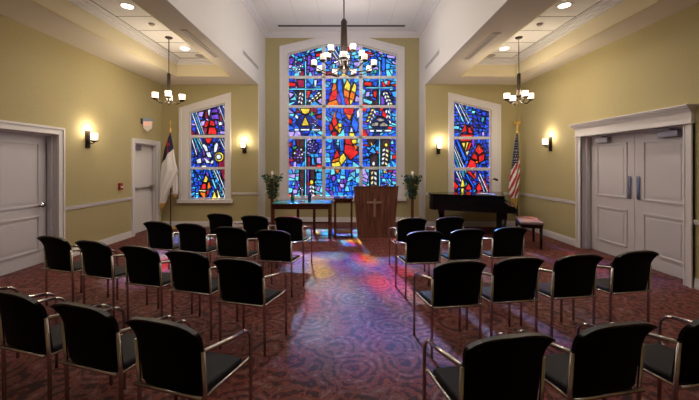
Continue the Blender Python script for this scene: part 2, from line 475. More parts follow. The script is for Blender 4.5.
def window(idx, wallY, s, outline, panes, bars, casing, sill):
    w = sroot('window_%d' % idx)
    G, Ld = MB(), MB()
    gy = wallY+.07
    for k, (poly, cell, cols, motifs, an) in enumerate(panes):
        pane_mesh(G, Ld, poly, cell, cols, motifs, s, gy, idx*100+k, an)
    G.build('stained_glass', GM, w)
    Ld.build('lead_came', m_lead, w)
    # casing: ring between outline and casing polygon, plus inner reveal
    c = MB()
    n = len(outline)
    O = [px(p[0], p[1], s) for p in outline]; K = [px(p[0], p[1], s) for p in casing]
    for i in range(n):
        j = (i+1) % n
        c.prism([O[i], O[j], K[j], K[i]], wallY-.03, wallY-.001)
    # outer raised band
    def lerp(a, b, t): return (a[0]+(b[0]-a[0])*t, a[1]+(b[1]-a[1])*t)
    for i in range(n):
        j = (i+1) % n
        c.prism([lerp(O[i], K[i], .72), lerp(O[j], K[j], .72), K[j], K[i]], wallY-.045, wallY-.03)
    c.build('window_casing', m_white, w)
    m = MB()
    cx = sum(p[0] for p in O)/n; cz = sum(p[1] for p in O)/n
    for i in range(n):   # inner stop frame
        j = (i+1) % n
        a, b = O[i], O[j]
        ia = (a[0]+(.032 if a[0] < cx else -.032)*(1 if abs(a[0]-cx) > 1.0 or n == 4 else 0), a[1]+(.032 if a[1] < cz else -.032))
        ib = (b[0]+(.032 if b[0] < cx else -.032)*(1 if abs(b[0]-cx) > 1.0 or n == 4 else 0), b[1]+(.032 if b[1] < cz else -.032))
        m.prism([a, b, ib, ia], wallY+.03, wallY+.10)
    m.build('window_frame', m_white, w)
    b_ = MB()
    for (ax, ay, bx, by) in bars:
        p, q = px(ax, ay, s), px(bx, by, s)
        b_.box(min(p[0], q[0]), max(p[0], q[0]), wallY+.02, wallY+.095, min(p[1], q[1]), max(p[1], q[1]), .004)
    b_.build('mullion', m_white, w)
    p, q = px(sill[0], sill[1], s), px(sill[2], sill[3], s)
    MB().box(p[0], q[0], wallY-.075, wallY+.05, q[1], p[1], .006).build('window_sill', m_white, w)
    return w

# --- left window: streaks, dove, flame
cool = 'BUUAACNUBA'
st = [('W', streak(189.5, 111, 198, 134.5, 1.7)), ('A', streak(191.8, 110, 200.4, 134.5, 1.4)), ('W', streak(193.9, 110, 202.6, 134.5, 1.2)),
      ('W', streak(216.3, 103, 224, 124, 1.5)), ('U', streak(218.6, 102, 226, 122, 1.1)), ('W', streak(220.6, 102, 228, 121, 1.2))]
lt = [('R', [(204, 119), (208.5, 122), (206, 128), (202, 126)]), ('R', [(208.5, 119.5), (213, 120.5), (214.5, 126), (207.8, 125.5)]),
      ('R', [(207.8, 126.5), (214.6, 127), (216.5, 134.4), (206.5, 134.4)]), ('M', [(202.8, 127), (207, 127), (205.5, 134.4), (201.5, 134.4)]),
      ('L', [(197, 111.5), (203.5, 110.5), (201.5, 117), (196.5, 116)]), ('L', [(199.5, 121), (205, 119.5), (203, 125.5), (199.5, 126)]),
      ('W', [(206.5, 109.5), (209.2, 108.5), (208.2, 118)]), ('M', [(204.2, 110.6), (206, 109.8), (207.4, 118.4), (203.2, 117.6)]), ('P', [(210.5, 109), (216, 107.5), (217.5, 112), (211, 113)]),
      ('P', [(209.5, 114.5), (217.5, 113.5), (218.5, 119), (210.5, 119.5)]), ('W', [(217, 122), (220, 121), (222.5, 124.5), (217.8, 125.5)]), ('L', [(218, 131), (224.5, 130.5), (225, 134), (219.5, 134)])]
mid = [('R', [(203, 137.6), (212, 137.6), (209, 143.5), (206, 143.5)]), ('M', [(217.5, 159.5), (225.6, 158), (225.6, 167.5), (217.5, 167.5)]),
       ('W', streak(189.5, 137.6, 194.8, 155, 1.6)), ('T', streak(192, 137.6, 197.8, 152, 2.)), ('C', streak(195, 137.6, 200.5, 149, 1.6)),
       ('E', streak(197.3, 137.6, 200.6, 145, 1.2)), ('W', streak(217.6, 138, 224.2, 151.5, 1.6)), ('W', streak(220.5, 138, 225.2, 147, 1.2)),
       ('W', [(200.3, 144.5), (203, 143.2), (206.2, 146), (207.6, 152), (204, 151.3)]), ('W', [(212.3, 146), (215.3, 142.5), (216.6, 146.5), (214.6, 152.5), (211.6, 153)]),
       ('W', [(204.5, 152.4), (209, 151.4), (211, 157.4), (206.5, 157)]), ('W', [(195.8, 159), (200.8, 157), (201.6, 162), (197, 163)]),
       ('W', [(202.4, 156.6), (206, 158.4), (209.4, 161.8), (205.6, 162.4)]), ('W', [(210, 159), (212.8, 160), (211.2, 163), (208.6, 162.4)]),
       ('Y', circ(217, 156.5, 4.6, 10)), ('W', circ(216.6, 156.5, 2.7, 8)), ('W', [(201, 164.2), (206, 163.8), (205, 167.4), (200, 167.4)])]
mid = mid[:9]+[(c, [(207+(p[0]-207)*1.12, 154+(p[1]-154)*1.12) for p in pl]) for c, pl in mid[9:]]
low = [('M', [(218.6, 169.5), (225.6, 169.5), (225.6, 184), (222, 179)]), ('Y', [(204.6, 174.3), (207.5, 179), (205.6, 183), (201.6, 182)]),
       ('R', [(201.4, 183), (205.2, 184), (205, 190), (199, 189.6)]), ('O', [(206.4, 183.6), (208.2, 181), (210.4, 188), (206, 190.3)]),
       ('E', [(197.2, 191.4), (198.6, 189.6), (205, 190.4), (204.6, 191.8)]), ('O', [(197.6, 192.3), (205, 192.3), (204.4, 198.8), (201, 197)]),
       ('R', [(205.6, 191), (208.4, 190.5), (206, 197.6)]), ('U', streak(206.6, 170.6, 209.8, 178.5, 3)), ('C', streak(210, 179, 213.6, 189, 2.6)),
       ('W', streak(211.8, 169.5, 217, 181, 1.6)), ('W', streak(214.8, 169.5, 221.4, 184, 1.2)), ('W', streak(217.2, 175, 224.3, 193, 1.5)), ('C', streak(217.6, 184, 219.8, 191, 1.6)),
       ('Y', [(213.6, 190.5), (216.2, 198.8), (210.4, 198.8)]), ('E', [(215.4, 190.4), (217.2, 189.6), (220.2, 198.8), (217, 198.8)]), ('W', streak(221, 190, 223.4, 198.8, 1.5)),
       ('U', [(209.8, 190), (211.6, 188.6), (209.2, 198.8), (207, 198.8)])]
mauve = 'PMLUBPKRNP'
window(1, Y1, s1, [(188.8, 199), (225.5, 199), (225.5, 102.5), (188.8, 112)],
       [([(188.8, 112), (225.5, 102.5), (225.5, 135), (188.8, 135)], 5.2, 'PMBUNPBL', lt+st, 1),
        ([(188.8, 137.5), (225.5, 137.5), (225.5, 167.3), (188.8, 167.3)], 5.4, 'BUNBNUBP', mid, 1),
        ([(188.8, 169.3), (225.5, 169.3), (225.5, 199), (188.8, 199)], 4.8, 'BUUABCNAP', low, 1)],
       [(188, 137.6, 226, 134.9), (188, 169.5, 226, 167)],
       [(179.5, 202.5), (231.2, 202.5), (231.2, 92.5), (179.5, 108)], (178, 199, 232.5, 202.8))
# --- right window: red and yellow flames crossed by white streaks
rt = [('W', streak(455, 103.5, 462, 118, 2)), ('W', streak(459, 103.5, 469, 123, 1.4)), ('W', streak(461.8, 104, 471, 121, 1.0)), ('C', streak(460.5, 115.5, 463, 121.5, 2.4)),
      ('R', [(466.5, 122), (468.2, 131), (461.5, 133)]), ('R', [(469, 124.5), (474.5, 133), (469.2, 133.4)]), ('R', [(461, 134), (474.5, 134.2), (473.5, 136.8), (462.5, 136.8)]),
      ('M', [(470.2, 124), (474, 126), (475.2, 132.4)]), ('C', [(472.5, 110), (477, 110.2), (475.5, 113.6), (472.3, 113)]), ('T', [(483, 116), (486, 117), (484, 123), (481.8, 121)]),
      ('C', [(453.5, 125), (461, 125.6), (459.6, 129.4), (453.5, 129)]), ('L', [(482.5, 132), (486, 131), (485.5, 136.5), (483, 136.5)])]
rm = [('R', [(460.6, 138.5), (474, 138.5), (472.8, 141.2), (461.6, 141.2)]), ('Y', [(462.2, 142.4), (466.8, 142.2), (465, 149.4)]), ('Y', [(467.6, 141.8), (470, 142), (466.6, 150.6), (465.6, 150.6)]), ('R', [(470.6, 142.4), (473.4, 142), (468.6, 151.6), (467.6, 150.4)]),
      ('E', [(466, 151.4), (470.4, 150.6), (468, 156)]), ('R', [(479.5, 143), (485.5, 151), (480, 154.8), (475.6, 150.4)]), ('R', [(486.2, 152.4), (485.4, 160.2), (479.6, 163.2), (479.4, 156)]),
      ('R', [(475, 152), (478.6, 155.6), (478.6, 160.6), (471.4, 158)]), ('R', [(471, 159), (477.8, 161.8), (477.4, 167.6), (467.4, 167.6)]), ('O', circ(477.8, 162, 1.7, 6)), ('O', [(479.4, 145), (481.4, 148.4), (479.4, 150)]),
      ('W', streak(453.4, 147, 461.6, 167.8, 1.5)), ('T', streak(453.6, 153, 459, 167.8, 1.8)), ('W', streak(455, 146, 464.6, 167.8, 1.2)), ('U', [(456, 139), (459, 139), (467.5, 158), (465.6, 163)]),
      ('W', streak(453, 161, 456, 167.8, 1.3)), ('P', [(471.8, 138.5), (476, 138.5), (476, 145), (473.6, 149.5)])]
rl = [('W', streak(456.4, 171.2, 461.4, 182, 1.5)), ('W', streak(459.2, 171.2, 463.2, 180.5, 1.2)), ('C', streak(461.8, 171.2, 464, 177, 1.4)),
      ('Y', [(463.6, 177.4), (466.2, 186.8), (460.8, 187.4)]), ('Y', [(461.6, 188.4), (465.2, 188), (464, 195.6), (462.2, 195.6)]), ('R', [(454, 179.5), (460, 186.4), (456.6, 190.6), (453.6, 187)]),
      ('R', [(469.6, 182.4), (473, 189), (468.6, 191), (465.8, 189)]), ('R', [(480.4, 181), (483.6, 190), (478.6, 192), (476.6, 188.4)]), ('R', [(467, 171), (471.4, 171), (477.4, 178.8), (474.8, 179)]), ('O', [(474.6, 174), (476.6, 173), (477.6, 180)]),
      ('W', streak(479.8, 173.6, 489, 194, 1.6)), ('W', streak(478.6, 177, 486.4, 195.6, 1.3)), ('R', streak(484.4, 180, 491, 195.6, 1.6)), ('U', streak(465.8, 174, 473.4, 187, 2.6)), ('M', [(454, 191), (459.6, 191.6), (457, 195.6), (453.4, 195.6)])]
window(2, Y1, s1, [(453.2, 195.5), (491.2, 195.5), (491.2, 110), (453.2, 100.8)],
       [([(453.2, 100.8), (491.2, 110), (491.2, 136.6), (453.2, 136.6)], 5.4, 'BBUUNBUAB', rt, 1),
        ([(453.2, 139), (491.2, 139), (491.2, 167.6), (453.2, 167.6)], 5.0, 'BBNUUB', rm, 1),
        ([(453.2, 170.3), (491.2, 170.3), (491.2, 195.5), (453.2, 195.5)], 4.8, 'BNUBUPT', rl, 1)],
       [(452.5, 139.2, 492, 136.5), (452.5, 170.5, 492, 167.5)],
       [(448, 199), (500.4, 199), (500.4, 105), (448, 92.5)], (446.5, 195.5, 501.5, 199.3))
# --- bay window 3 columns x 5 rows
colL, colC, colR = (287.4, 322.2), (325.2, 359.4), (362.4, 397.4)
rows = [(None, 75.6), (78.2, 105), (107.6, 136), (138.8, 166.6), (169.4, 197)]
gcross = lambda x, y0, y1, h0, h1, hy: [('C', [(x-.75, y0), (x+.75, y0), (x+.75, 106), (x-.75, 106)]), ('C', [(x-.75, 137.5), (x+.75, 137.5), (x+.75, y1), (x-.75, y1)]), ('C', [(h0, hy-.8), (h1, hy-.8), (h1, hy+.8), (h0, hy+.8)])]
KL = [('P', [(288, 58), (291.5, 56), (294.8, 58.5), (292, 64), (288.5, 63.5)]), ('P', [(307, 55), (311, 54), (310.5, 64), (307, 65)]), ('C', [(315, 52), (320, 51), (320, 58), (316, 60)]), ('T', [(297, 57.5), (303, 57), (302, 61.5), (296, 61)]),
      ('R', [(315, 53), (322, 51.4), (322, 55), (316, 56.5)]), ('M', [(300, 70), (304, 69.5), (304, 75.4), (299, 75.4)]),
      *grapes(297.6, 66.2, 1.12, 3),
      ('M', [(296, 79), (304.4, 79), (304.4, 86.8), (298, 86.8)]), ('W', [(313.6, 79), (317, 79), (316, 86.5), (314, 86.5)]), ('R', [(288, 81), (296, 82.5), (295, 86.5), (288, 86)]),
      ('K', [(296, 90.2), (303.8, 90.2), (303.8, 104.8), (297.6, 104.8)]), ('R', [(306.4, 90.2), (311, 90.2), (308.4, 97.6), (306.4, 98.6)]), ('L', [(288, 91), (294.4, 93.6), (289, 99)]), ('C', [(288, 100), (295, 95), (296.4, 100)]),
      *wheat(299.6, 103.4, 301.4, 91.2, 3, 'WW', 1.3), ('K', [(306.6, 104), (318.5, 90.2), (322, 90.2), (322, 94.6), (311, 104.6)]), *wheat(309, 102.4, 321, 92, 4, 'WE', 1.2),
      ('L', [(316, 100.4), (322, 96.8), (322, 104.8)]), ('A', [(308.5, 105), (314.6, 100), (320, 105)]),
      ('N', circ(305, 122, 8.5, 10)), ('Y', [(299.6, 107.8), (310.4, 107.8), (308.6, 112.6), (305, 114.4), (301.6, 112.6)]), ('Y', [(305, 115.4), (309.4, 125.6), (300.6, 125.6)]), ('W', [(295, 113.4), (298.6, 116), (297.6, 119.4), (294.4, 117)]),
      ('G', [(311.4, 110), (314, 114.6), (309.6, 116.6)]), *grapes(313.8, 121.6, .78, 5), ('W', [(294, 128.4), (298.8, 128.4), (298.8, 130.6), (294, 130.6)]), ('W', [(300, 128.4), (309.6, 128.4), (309.6, 130.6), (300, 130.6)]), ('W', [(311.4, 128.4), (320, 128.6), (320, 130.4), (311.4, 130.6)]),
      ('R', [(288, 118), (291.6, 119), (292, 124), (288, 123)]), ('M', [(315.6, 115), (322, 114), (322, 118), (316, 118.4)]),
      ('K', [(294.6, 138.8), (304, 138.8), (304, 150), (296.4, 149)]), ('M', [(296.4, 138.8), (298.4, 138.8), (298.4, 146), (296.8, 146)]), ('G', [(291.6, 147.4), (296.8, 145.4), (296.4, 148.6), (292.6, 149.4)]), ('K', circ(299, 155, 7.6, 9)), *grapes(299.2, 155, 1.2, 7), ('N', circ(312, 146.4, 6.6, 8)), *grapes(312, 146.4, 1.0, 8),
      ('M', [(306.8, 156), (310.4, 156), (310.4, 166.5), (306.8, 166.5)]), ('A', [(311.4, 157.6), (313.8, 157.6), (313.8, 165), (311.4, 165)]), ('L', [(316, 157.4), (321, 157), (321.6, 164), (316, 163.6)]), ('R', [(316.4, 164.8), (322, 164.8), (322, 166.6), (316.4, 166.6)]),
      ('K', [(298.8, 169.4), (304.2, 169.4), (304.2, 197), (300, 197)]), ('P', [(306.8, 169.4), (309, 169.4), (309, 197), (306.8, 197)]), ('K', [(309.8, 169.4), (314.4, 169.4), (314.8, 197), (309.8, 197)]), ('R', [(307, 181.6), (310.4, 184), (307, 186.6)]),
      ('Y', circ(311.4, 182.2, 2.2, 7, 1.3)), *wheat(311.8, 196.6, 311.6, 184.6, 3, 'WW', 1.5), ('A', [(315.6, 173), (321.8, 172), (321.8, 180), (316, 180)]), ('L', [(292.6, 189), (297.6, 189.6), (297, 194), (292, 193.8)])]
KL += [('R', [(288, 194), (292, 194.8), (292, 197), (288, 197)]), ('R', [(315, 195), (320, 195), (320, 197), (315, 197)])]
def grow(L, f):
    out = []
    for c, pl in L:
        mx, my = sum(p[0] for p in pl)/len(pl), sum(p[1] for p in pl)/len(pl)
        out.append((c, [(mx+(p[0]-mx)*f, my+(p[1]-my)*f) for p in pl]))
    return out
CL = KL + gcross(305.3, 60, 197, 287.4, 322.2, 88.6)
KC = [('R', [(346, 45), (355, 45), (352.6, 50.5), (347.6, 50.5)]), ('Y', [(343.6, 71.6), (347.4, 75.5), (341, 75.5)]), ('W', streak(330, 48, 339, 62, 1.5)), ('W', streak(333.5, 48, 341.5, 60, 1.2)), ('M', [(326, 72), (335, 70), (338, 75.5), (326, 75.5)]),
      # rows 2: flame tongues
      ('O', [(334.6, 79), (336.2, 88), (331.4, 92.4), (333, 84)]), ('R', [(331, 93), (336.4, 89), (337.4, 98), (329, 101)]), ('O', [(328.6, 102), (337.4, 99), (340.6, 104.8), (327.8, 104.8)]),
      ('U', [(338, 78.4), (341.2, 78.4), (342.6, 92), (346, 104.8), (342.6, 104.8), (338, 92)]), ('P', [(338.6, 92), (341, 100), (339.8, 104.8), (336.6, 98)]),
      ('Y', [(347, 79.4), (350.4, 84.6), (349.4, 91), (344.2, 88)]), ('O', [(343.8, 88.8), (349, 91.6), (348.6, 98), (344.2, 96)]), ('R', [(344.4, 96.8), (348.4, 98.8), (349, 104.8), (345.8, 103)]),
      ('Y', [(354.4, 82.6), (356.4, 86), (355.4, 92.4), (351.2, 90)]), ('O', [(351, 90.8), (355, 93.4), (353.6, 99.4), (349.6, 97.6)]), ('Y', [(349.6, 98.4), (353.2, 100.2), (350.4, 104.8)]),
      ('C', [(333, 78.4), (337, 78.4), (335.6, 82), (332.6, 82.6)]), ('L', [(356.4, 95), (359.4, 97.4), (359.4, 101), (355, 101)]),
      # row 3
      ('O', [(334.2, 110.6), (335.8, 117), (332.4, 119.6)]), ('R', [(331.8, 120.4), (335.8, 117.8), (337.6, 123.4), (333.8, 126.4)]), ('R', [(330, 122.6), (333, 127.4), (331.4, 131.2), (329.4, 128)]), ('O', [(334.6, 127), (338, 124), (339.8, 129), (336.6, 130)]),
      ('R', [(331.6, 132), (337, 131.4), (335.6, 135.8), (333, 135.8)]), ('Y', [(337.6, 123.6), (341, 123), (341.6, 126.4), (339, 127)]), ('Y', [(338.6, 128), (341.4, 127.8), (339.8, 132.8), (337.8, 130.6)]),
      ('R', [(344, 108.2), (353.4, 108.2), (351.8, 114), (345, 113)]), ('O', [(345.2, 113.8), (351.4, 114.8), (349.6, 119.6)]), ('W', [(351.4, 127), (353, 131.4), (350, 131.4)]), ('Y', [(349.4, 132.6), (353.8, 132.6), (354.6, 135.8), (349.4, 135.8)]), ('W', [(356.8, 111), (359.2, 109), (359.2, 116), (357.4, 118)]),
      ('U', [(353.6, 116), (358.6, 124), (356, 132), (352, 124)]),
      # row 4
      ('R', [(337, 149.6), (339.6, 156.4), (333.2, 158.6)]), ('O', [(333, 159.6), (339.4, 157.4), (339, 160.4), (332.6, 162.4)]), ('Y', [(340.2, 157), (343.4, 153.6), (345.8, 158.4), (341.6, 164.6), (339.2, 162.6)]), ('Y', [(331.8, 163.4), (338.4, 161.8), (340.8, 166), (332.4, 166)]),
      ('R', [(345.4, 139.2), (350.8, 139.2), (352.6, 145.2), (346, 143.8)]), ('R', [(345.4, 145), (352.6, 146.4), (357.4, 152.4), (350.6, 158.6), (345, 152)]), ('O', [(353.6, 144), (357.6, 146.4), (355.6, 150)]), ('Y', [(351.4, 139.6), (356.4, 139.2), (356.6, 143), (352.8, 143.6)]),
      ('U', [(340, 139), (343.6, 139), (343.4, 151), (339.6, 147)]), ('A', [(339.4, 139), (341, 139), (341.6, 150), (340.6, 150)]),
      ('O', [(334.8, 169.8), (339.4, 169.8), (337.4, 174)]), ('P', [(332.6, 175.6), (336, 177), (334, 182), (331.8, 180)]), ('L', [(339.4, 183.6), (344.4, 184.4), (343.4, 188), (340.6, 187.4)])]
KR = [('R', [(364, 50.4), (373, 52), (373, 54), (364, 53)]), ('M', [(363, 54), (371, 55.4), (369, 58), (363, 57)]), ('U', [(382, 56), (386, 57), (385.6, 70), (382, 71)]), ('L', [(386.6, 53.4), (396, 55), (395, 58.4), (387, 57)]), ('P', [(371, 60), (376, 62), (374, 67), (370, 65)]), ('G', [(374, 69), (377, 68.4), (377, 73), (374, 73)]),
      ('R', [(364, 81), (372, 81.4), (372, 86), (364, 85)]), ('L', [(366, 91), (370.4, 90.4), (370, 96), (365, 96.6)]), ('R', [(373.4, 90.2), (378, 90.2), (376.4, 98), (373.4, 96)]), ('K', [(372, 104.8), (378.4, 96), (378.4, 104.8)]), ('P', [(381, 93), (386, 100), (385, 104.8), (381, 104.8)]),
      ('N', [(383, 90.2), (388, 90.2), (395.4, 104.8), (386, 104.8)]), *wheat(390.6, 104.6, 384.6, 90.6, 4, 'WE', 1.5), ('C', [(363, 97), (373.6, 101), (371, 104.6), (363, 101.6)]), ('A', [(391, 91), (397, 90), (397, 98), (393, 96)]), ('R', [(386, 79.4), (391, 80), (390, 85.6), (386, 84.6)]), ('C', [(384, 81), (388, 79), (387, 85.6)]),
      ('N', [(366, 122), (371, 107.8), (377, 107.8), (371.6, 122)]), *wheat(368.8, 122.4, 374.6, 108.4, 4, 'YW', 1.5), ('N', [(384, 107.8), (389, 107.8), (391.4, 124), (387.6, 124)]), *wheat(389.4, 123.4, 387.4, 108.4, 3, 'WW', 1.4),
      ('R', [(383.4, 109), (387, 114), (386.4, 118.4), (382, 115)]), ('N', circ(380, 123, 9.2, 9, .7)), ('S', [(375.6, 119.4), (380, 117.6), (386, 120), (380.4, 121.4)]), ('S', [(371, 123.4), (376.4, 121.4), (379.6, 122.6), (378, 126.2), (371.6, 126.2)]), ('S', [(379.4, 124.2), (384, 121.4), (388.6, 124), (388.4, 126.4), (379.6, 126.4)]),
      ('W', [(369.6, 129.2), (374.6, 129.2), (374.6, 131.8), (369.6, 131.8)]), ('W', [(376, 129.2), (382.8, 129.2), (382.8, 131.8), (376, 131.8)]), ('W', [(384.4, 129.2), (391.8, 129.2), (391.8, 131.6), (384.4, 131.6)]),
      ('K', [(367, 139), (376.6, 139), (374, 144.6), (369, 146)]), ('R', [(364, 144), (369, 144.4), (369, 146), (364, 145.8)]), ('Y', [(370.4, 140.8), (373.4, 145), (371.6, 145.4)]), ('A', [(368.6, 152), (373, 146.4), (377.4, 154)]),
      ('K', [(370.6, 154.8), (378.2, 154.8), (378.2, 166.6), (370.6, 166.6)]), ('W', circ(373.8, 163.6, 1.8, 6, 1.4)), ('K', [(381.2, 139), (390.4, 139), (390.4, 158), (386, 166), (381.2, 166.6)]), ('Y', circ(386.4, 144.8, 1.9, 6, 1.2)), *wheat(384.6, 165, 386, 147.6, 4, 'WE', 1.9),
      ('K', [(369.6, 169.4), (378.4, 169.4), (378.4, 190), (369.6, 190)]), *wheat(374, 190, 374, 170, 4, 'EW', 1.8), ('Y', [(383.4, 170), (387, 171.4), (384, 174)]), ('M', [(388, 170), (393, 170), (393, 172.4), (388, 172.4)]), ('L', [(391, 173.4), (396.8, 174), (395, 177.4)]), *grapes(386, 187, 1.0, 12)]
KC = grow(KC, 1.22)
CR = KR + gcross(379.8, 60, 197, 366, 393.4, 87.3)
panes = []
for ci, ((xa, xb), mot, cl) in enumerate(((colL, CL, 'AUNCUBLUMA'), (colC, KC, 'UUBBAUNC'), (colR, CR, 'UAUBCNUPRA'))):
    for ri, (ya, yb) in enumerate(rows):
        if ya is None:
            tops = [(xa, 53.5), (xb, 45)] if ci == 0 else ([(xa, 44.5), (xb, 44.5)] if ci == 1 else [(xa, 45), (xb, 54.6)])
            poly = tops+[(xb, yb), (xa, yb)]
        else: poly = [(xa, ya), (xb, ya), (xb, yb), (xa, yb)]
        cols = cl
        if ri == 4: cols = 'CTACCAULPC' if ci == 0 else 'UCAAULPA' if ci != 1 else 'UUAABCPU'
        if ri == 0: cols = 'ULACUAP' if ci == 0 else 'UABCUAL'
        panes.append((poly, 5.9, cols, mot, 1.12 if ci != 1 else 1.0))
window(3, Y2, s2, [(287.4, 197), (397.4, 197), (397.4, 54.6), (361, 44.5), (324, 44.5), (287.4, 53.5)], panes,
       [(322, 197, 325.4, 44.5), (359.2, 197, 362.6, 44.5)] + [(287, yb+2.7, 398, yb) for (ya, yb) in rows[:4]],
       [(279.8, 200.5), (404.4, 200.5), (404.4, 47.5), (362.5, 37), (322.5, 37), (279.8, 46.5)], (278, 197, 406, 200.8))

# ------------------------------------------------------------------ doors
def panel_leaf(m, X, sg, ya, yb, zt, tile):
    """door leaf in plane x = X facing sg, with raised moulded panels"""
    xs = sorted((X, X-sg*.045))
    m.box(xs[0], xs[1], ya, yb, .01, zt)
    for (p0, p1, z0, z1) in tile:
        a, b = ya+p0*(yb-ya), ya+p1*(yb-ya)
        for k, (ins, d) in enumerate(((0, .014), (.035, .006))):
            # moulding frame made of four strips
            w = .03 if k == 0 else 0
            if k == 0:
                for (u0, u1, v0, v1) in ((a, b, z0, z0+w), (a, b, z1-w, z1), (a, a+w, z0, z1), (b-w, b, z0, z1)):
                    q = sorted((X, X+sg*d)); m.box(q[0], q[1], u0, u1, v0, v1, .004)
            else:
                q = sorted((X, X+sg*d)); m.box(q[0], q[1], a+.075, b-.075, z0+.075, z1-.075, .005)
def casing(m, X, sg, y0, y1, zt, w, steps=True):
    for (i0, i1, d) in ((0, w-.001, .022), (.001, .02, .030), (w-.035, w, .038)):
        q = sorted((X, X+sg*d))
        m.box(q[0], q[1], y0-i1, y0-i0, 0, zt+i0); m.box(q[0], q[1], y1+i0, y1+i1, 0, zt+i0)
        m.box(q[0], q[1], y0-i1, y1+i1, zt+i0, zt+i1)
def jamb(m, X, sg, y0, y1, zt, depth=.17):
    q = sorted((X-sg*depth, X+sg*.003))
    m.box(q[0], q[1], y0-.02, y0+.004, 0, zt); m.box(q[0], q[1], y1-.004, y1+.02, 0, zt); m.box(q[0], q[1], y0, y1, zt-.004, zt+.02)
    for s_ in (0,):   # stop
        r = sorted((X-sg*(depth-.03), X-sg*(depth-.10)))
        m.box(r[0], r[1], y1-.03, y1-.004, 0, zt-.03)
        m.box(r[0], r[1], y0+.004, y0+.03, 0, zt-.03); m.box(r[0], r[1], y0, y1, zt-.03, zt-.004)
# door 1 : single panel door in the left wall
d = sroot('door_1')
m = MB(); panel_leaf(m, XL-.17, 1, LD[0]+.01, LD[1]-.01, DH-.01, ((.14, .86, .95, 1.98), (.14, .86, .22, .80)))
leaf = m.build('door_leaf', m_door, d)
m = MB(); casing(m, XL, 1, *LD, DH, .12); m.build('door_casing', m_white, d)
m = MB(); jamb(m, XL, 1, *LD, DH); m.build('door_jamb', m_door, d)
m = MB(); m.lathe([(0, 0), (.045, .001), (.045, .014), (.018, .020), (.018, .05), (0, .052)], n=16); m.rot(PI/2, 'Y')
for v in m.bm.verts: v.co += Vector((XL-.168, LD[1]-.09, .965))
m.tube([(XL-.12, LD[1]-.09, .965), (XL-.112, LD[1]-.14, .965), (XL-.118, LD[1]-.23, .962)], .016)
m.build('door_handle', m_chrome2, leaf)
# door 2 : exit door with push bar in the left wall
d = sroot('door_2')
m = MB(); panel_leaf(m, XL-.12, 1, e0+.01, e1-.01, DH-.01, ())
leaf = m.build('door_leaf', m_white, d)
m = MB(); casing(m, XL, 1, e0, e1, DH, .10); m.build('door_casing', m_white, d)
m = MB(); jamb(m, XL, 1, e0, e1, DH, .12); m.build('door_jamb', m_door, d)
MB().box(XL-.12, XL-.06, e0+.06, e1-.04, 1.05, 1.085, .008).box(XL-.12, XL-.045, e0+.05, e0+.15, 1.03, 1.11, .008).box(XL-.12, XL-.045, e1-.13, e1-.03, 1.03, 1.12, .008).build('push_bar', m_chrome, leaf)
MB().box(XL-.12, XL-.05, e0+.06, e0+.36, 1.97, 2.09, .006).build('door_closer', m_closer, leaf)
# door 3 : double doors in the right wall
d = sroot('door_3')
ym = (RD[0]+RD[1])/2
for (a, b, nm) in ((RD[0]+.012, ym-.004, 'near'), (ym+.004, RD[1]-.012, 'far')):
    m = MB(); panel_leaf(m, XR+.17, -1, a, b, RH-.01, ((.14, .84, 1.05, 2.0), (.14, .84, .22, .86)))
    leaf = m.build('door_leaf', m_door, d)
    yc = ym-.085 if nm == 'near' else ym+.085
    p = MB(); pts = [(yc+.035*math.cos(t), (1.40 if math.sin(t) > 0 else 1.09)+.035*math.sin(t)) for t in [2*PI*k/20 for k in range(20)]]
    p.prism(pts, XR+.155, XR+.170, 'x'); p.prism([(yc+.6*(u-yc), v if True else v) for u, v in [(q[0], 1.245+(q[1]-1.245)*.9) for q in pts]], XR+.149, XR+.156, 'x')
    p.build('pull_plate', m_chrome2, leaf)
    c0 = (a+.20) if nm == 'near' else (b-.50)
    k = MB().box(XR+.095, XR+.17, c0, c0+.30, 2.03, 2.12, .006).build('door_closer', m_closer, leaf)
    MB().box(XR+.05, XR+.12, c0+.05, c0+.075, 2.12, 2.14).box(XR+.03, XR+.06, c0+.05, c0+.30, 2.128, 2.142).build('closer_arm', m_closer, leaf)
m = MB()
for (i0, i1, dd) in ((0, .125, .025), (0, .02, .032), (.09, .125, .045)):
    m.box(XR-dd, XR, RD[0]-i1, RD[0]-i0, 0, RH); m.box(XR-dd, XR, RD[1]+i0, RD[1]+i1, 0, RH)
m.build('door_casing', m_white, d)
m = MB()
m.box(XR-.05, XR, RD[0]-.128, RD[1]+.128, RH, RH+.14)
m.box(XR-.065, XR, RD[0]-.138, RD[1]+.138, RH-.012, RH+.018)
for k, (dd, z0, z1) in enumerate(((.07, .14, .165), (.095, .165, .19), (.125, .19, .215), (.15, .215, .235))):
    m.box(XR-dd, XR, RD[0]-.11-dd*.4, RD[1]+.11+dd*.4, RH+z0, RH+z1)
m.build('door_header', m_white, d)
m = MB(); jamb(m, XR, -1, *RD, RH); m.build('door_jamb', m_door, d)

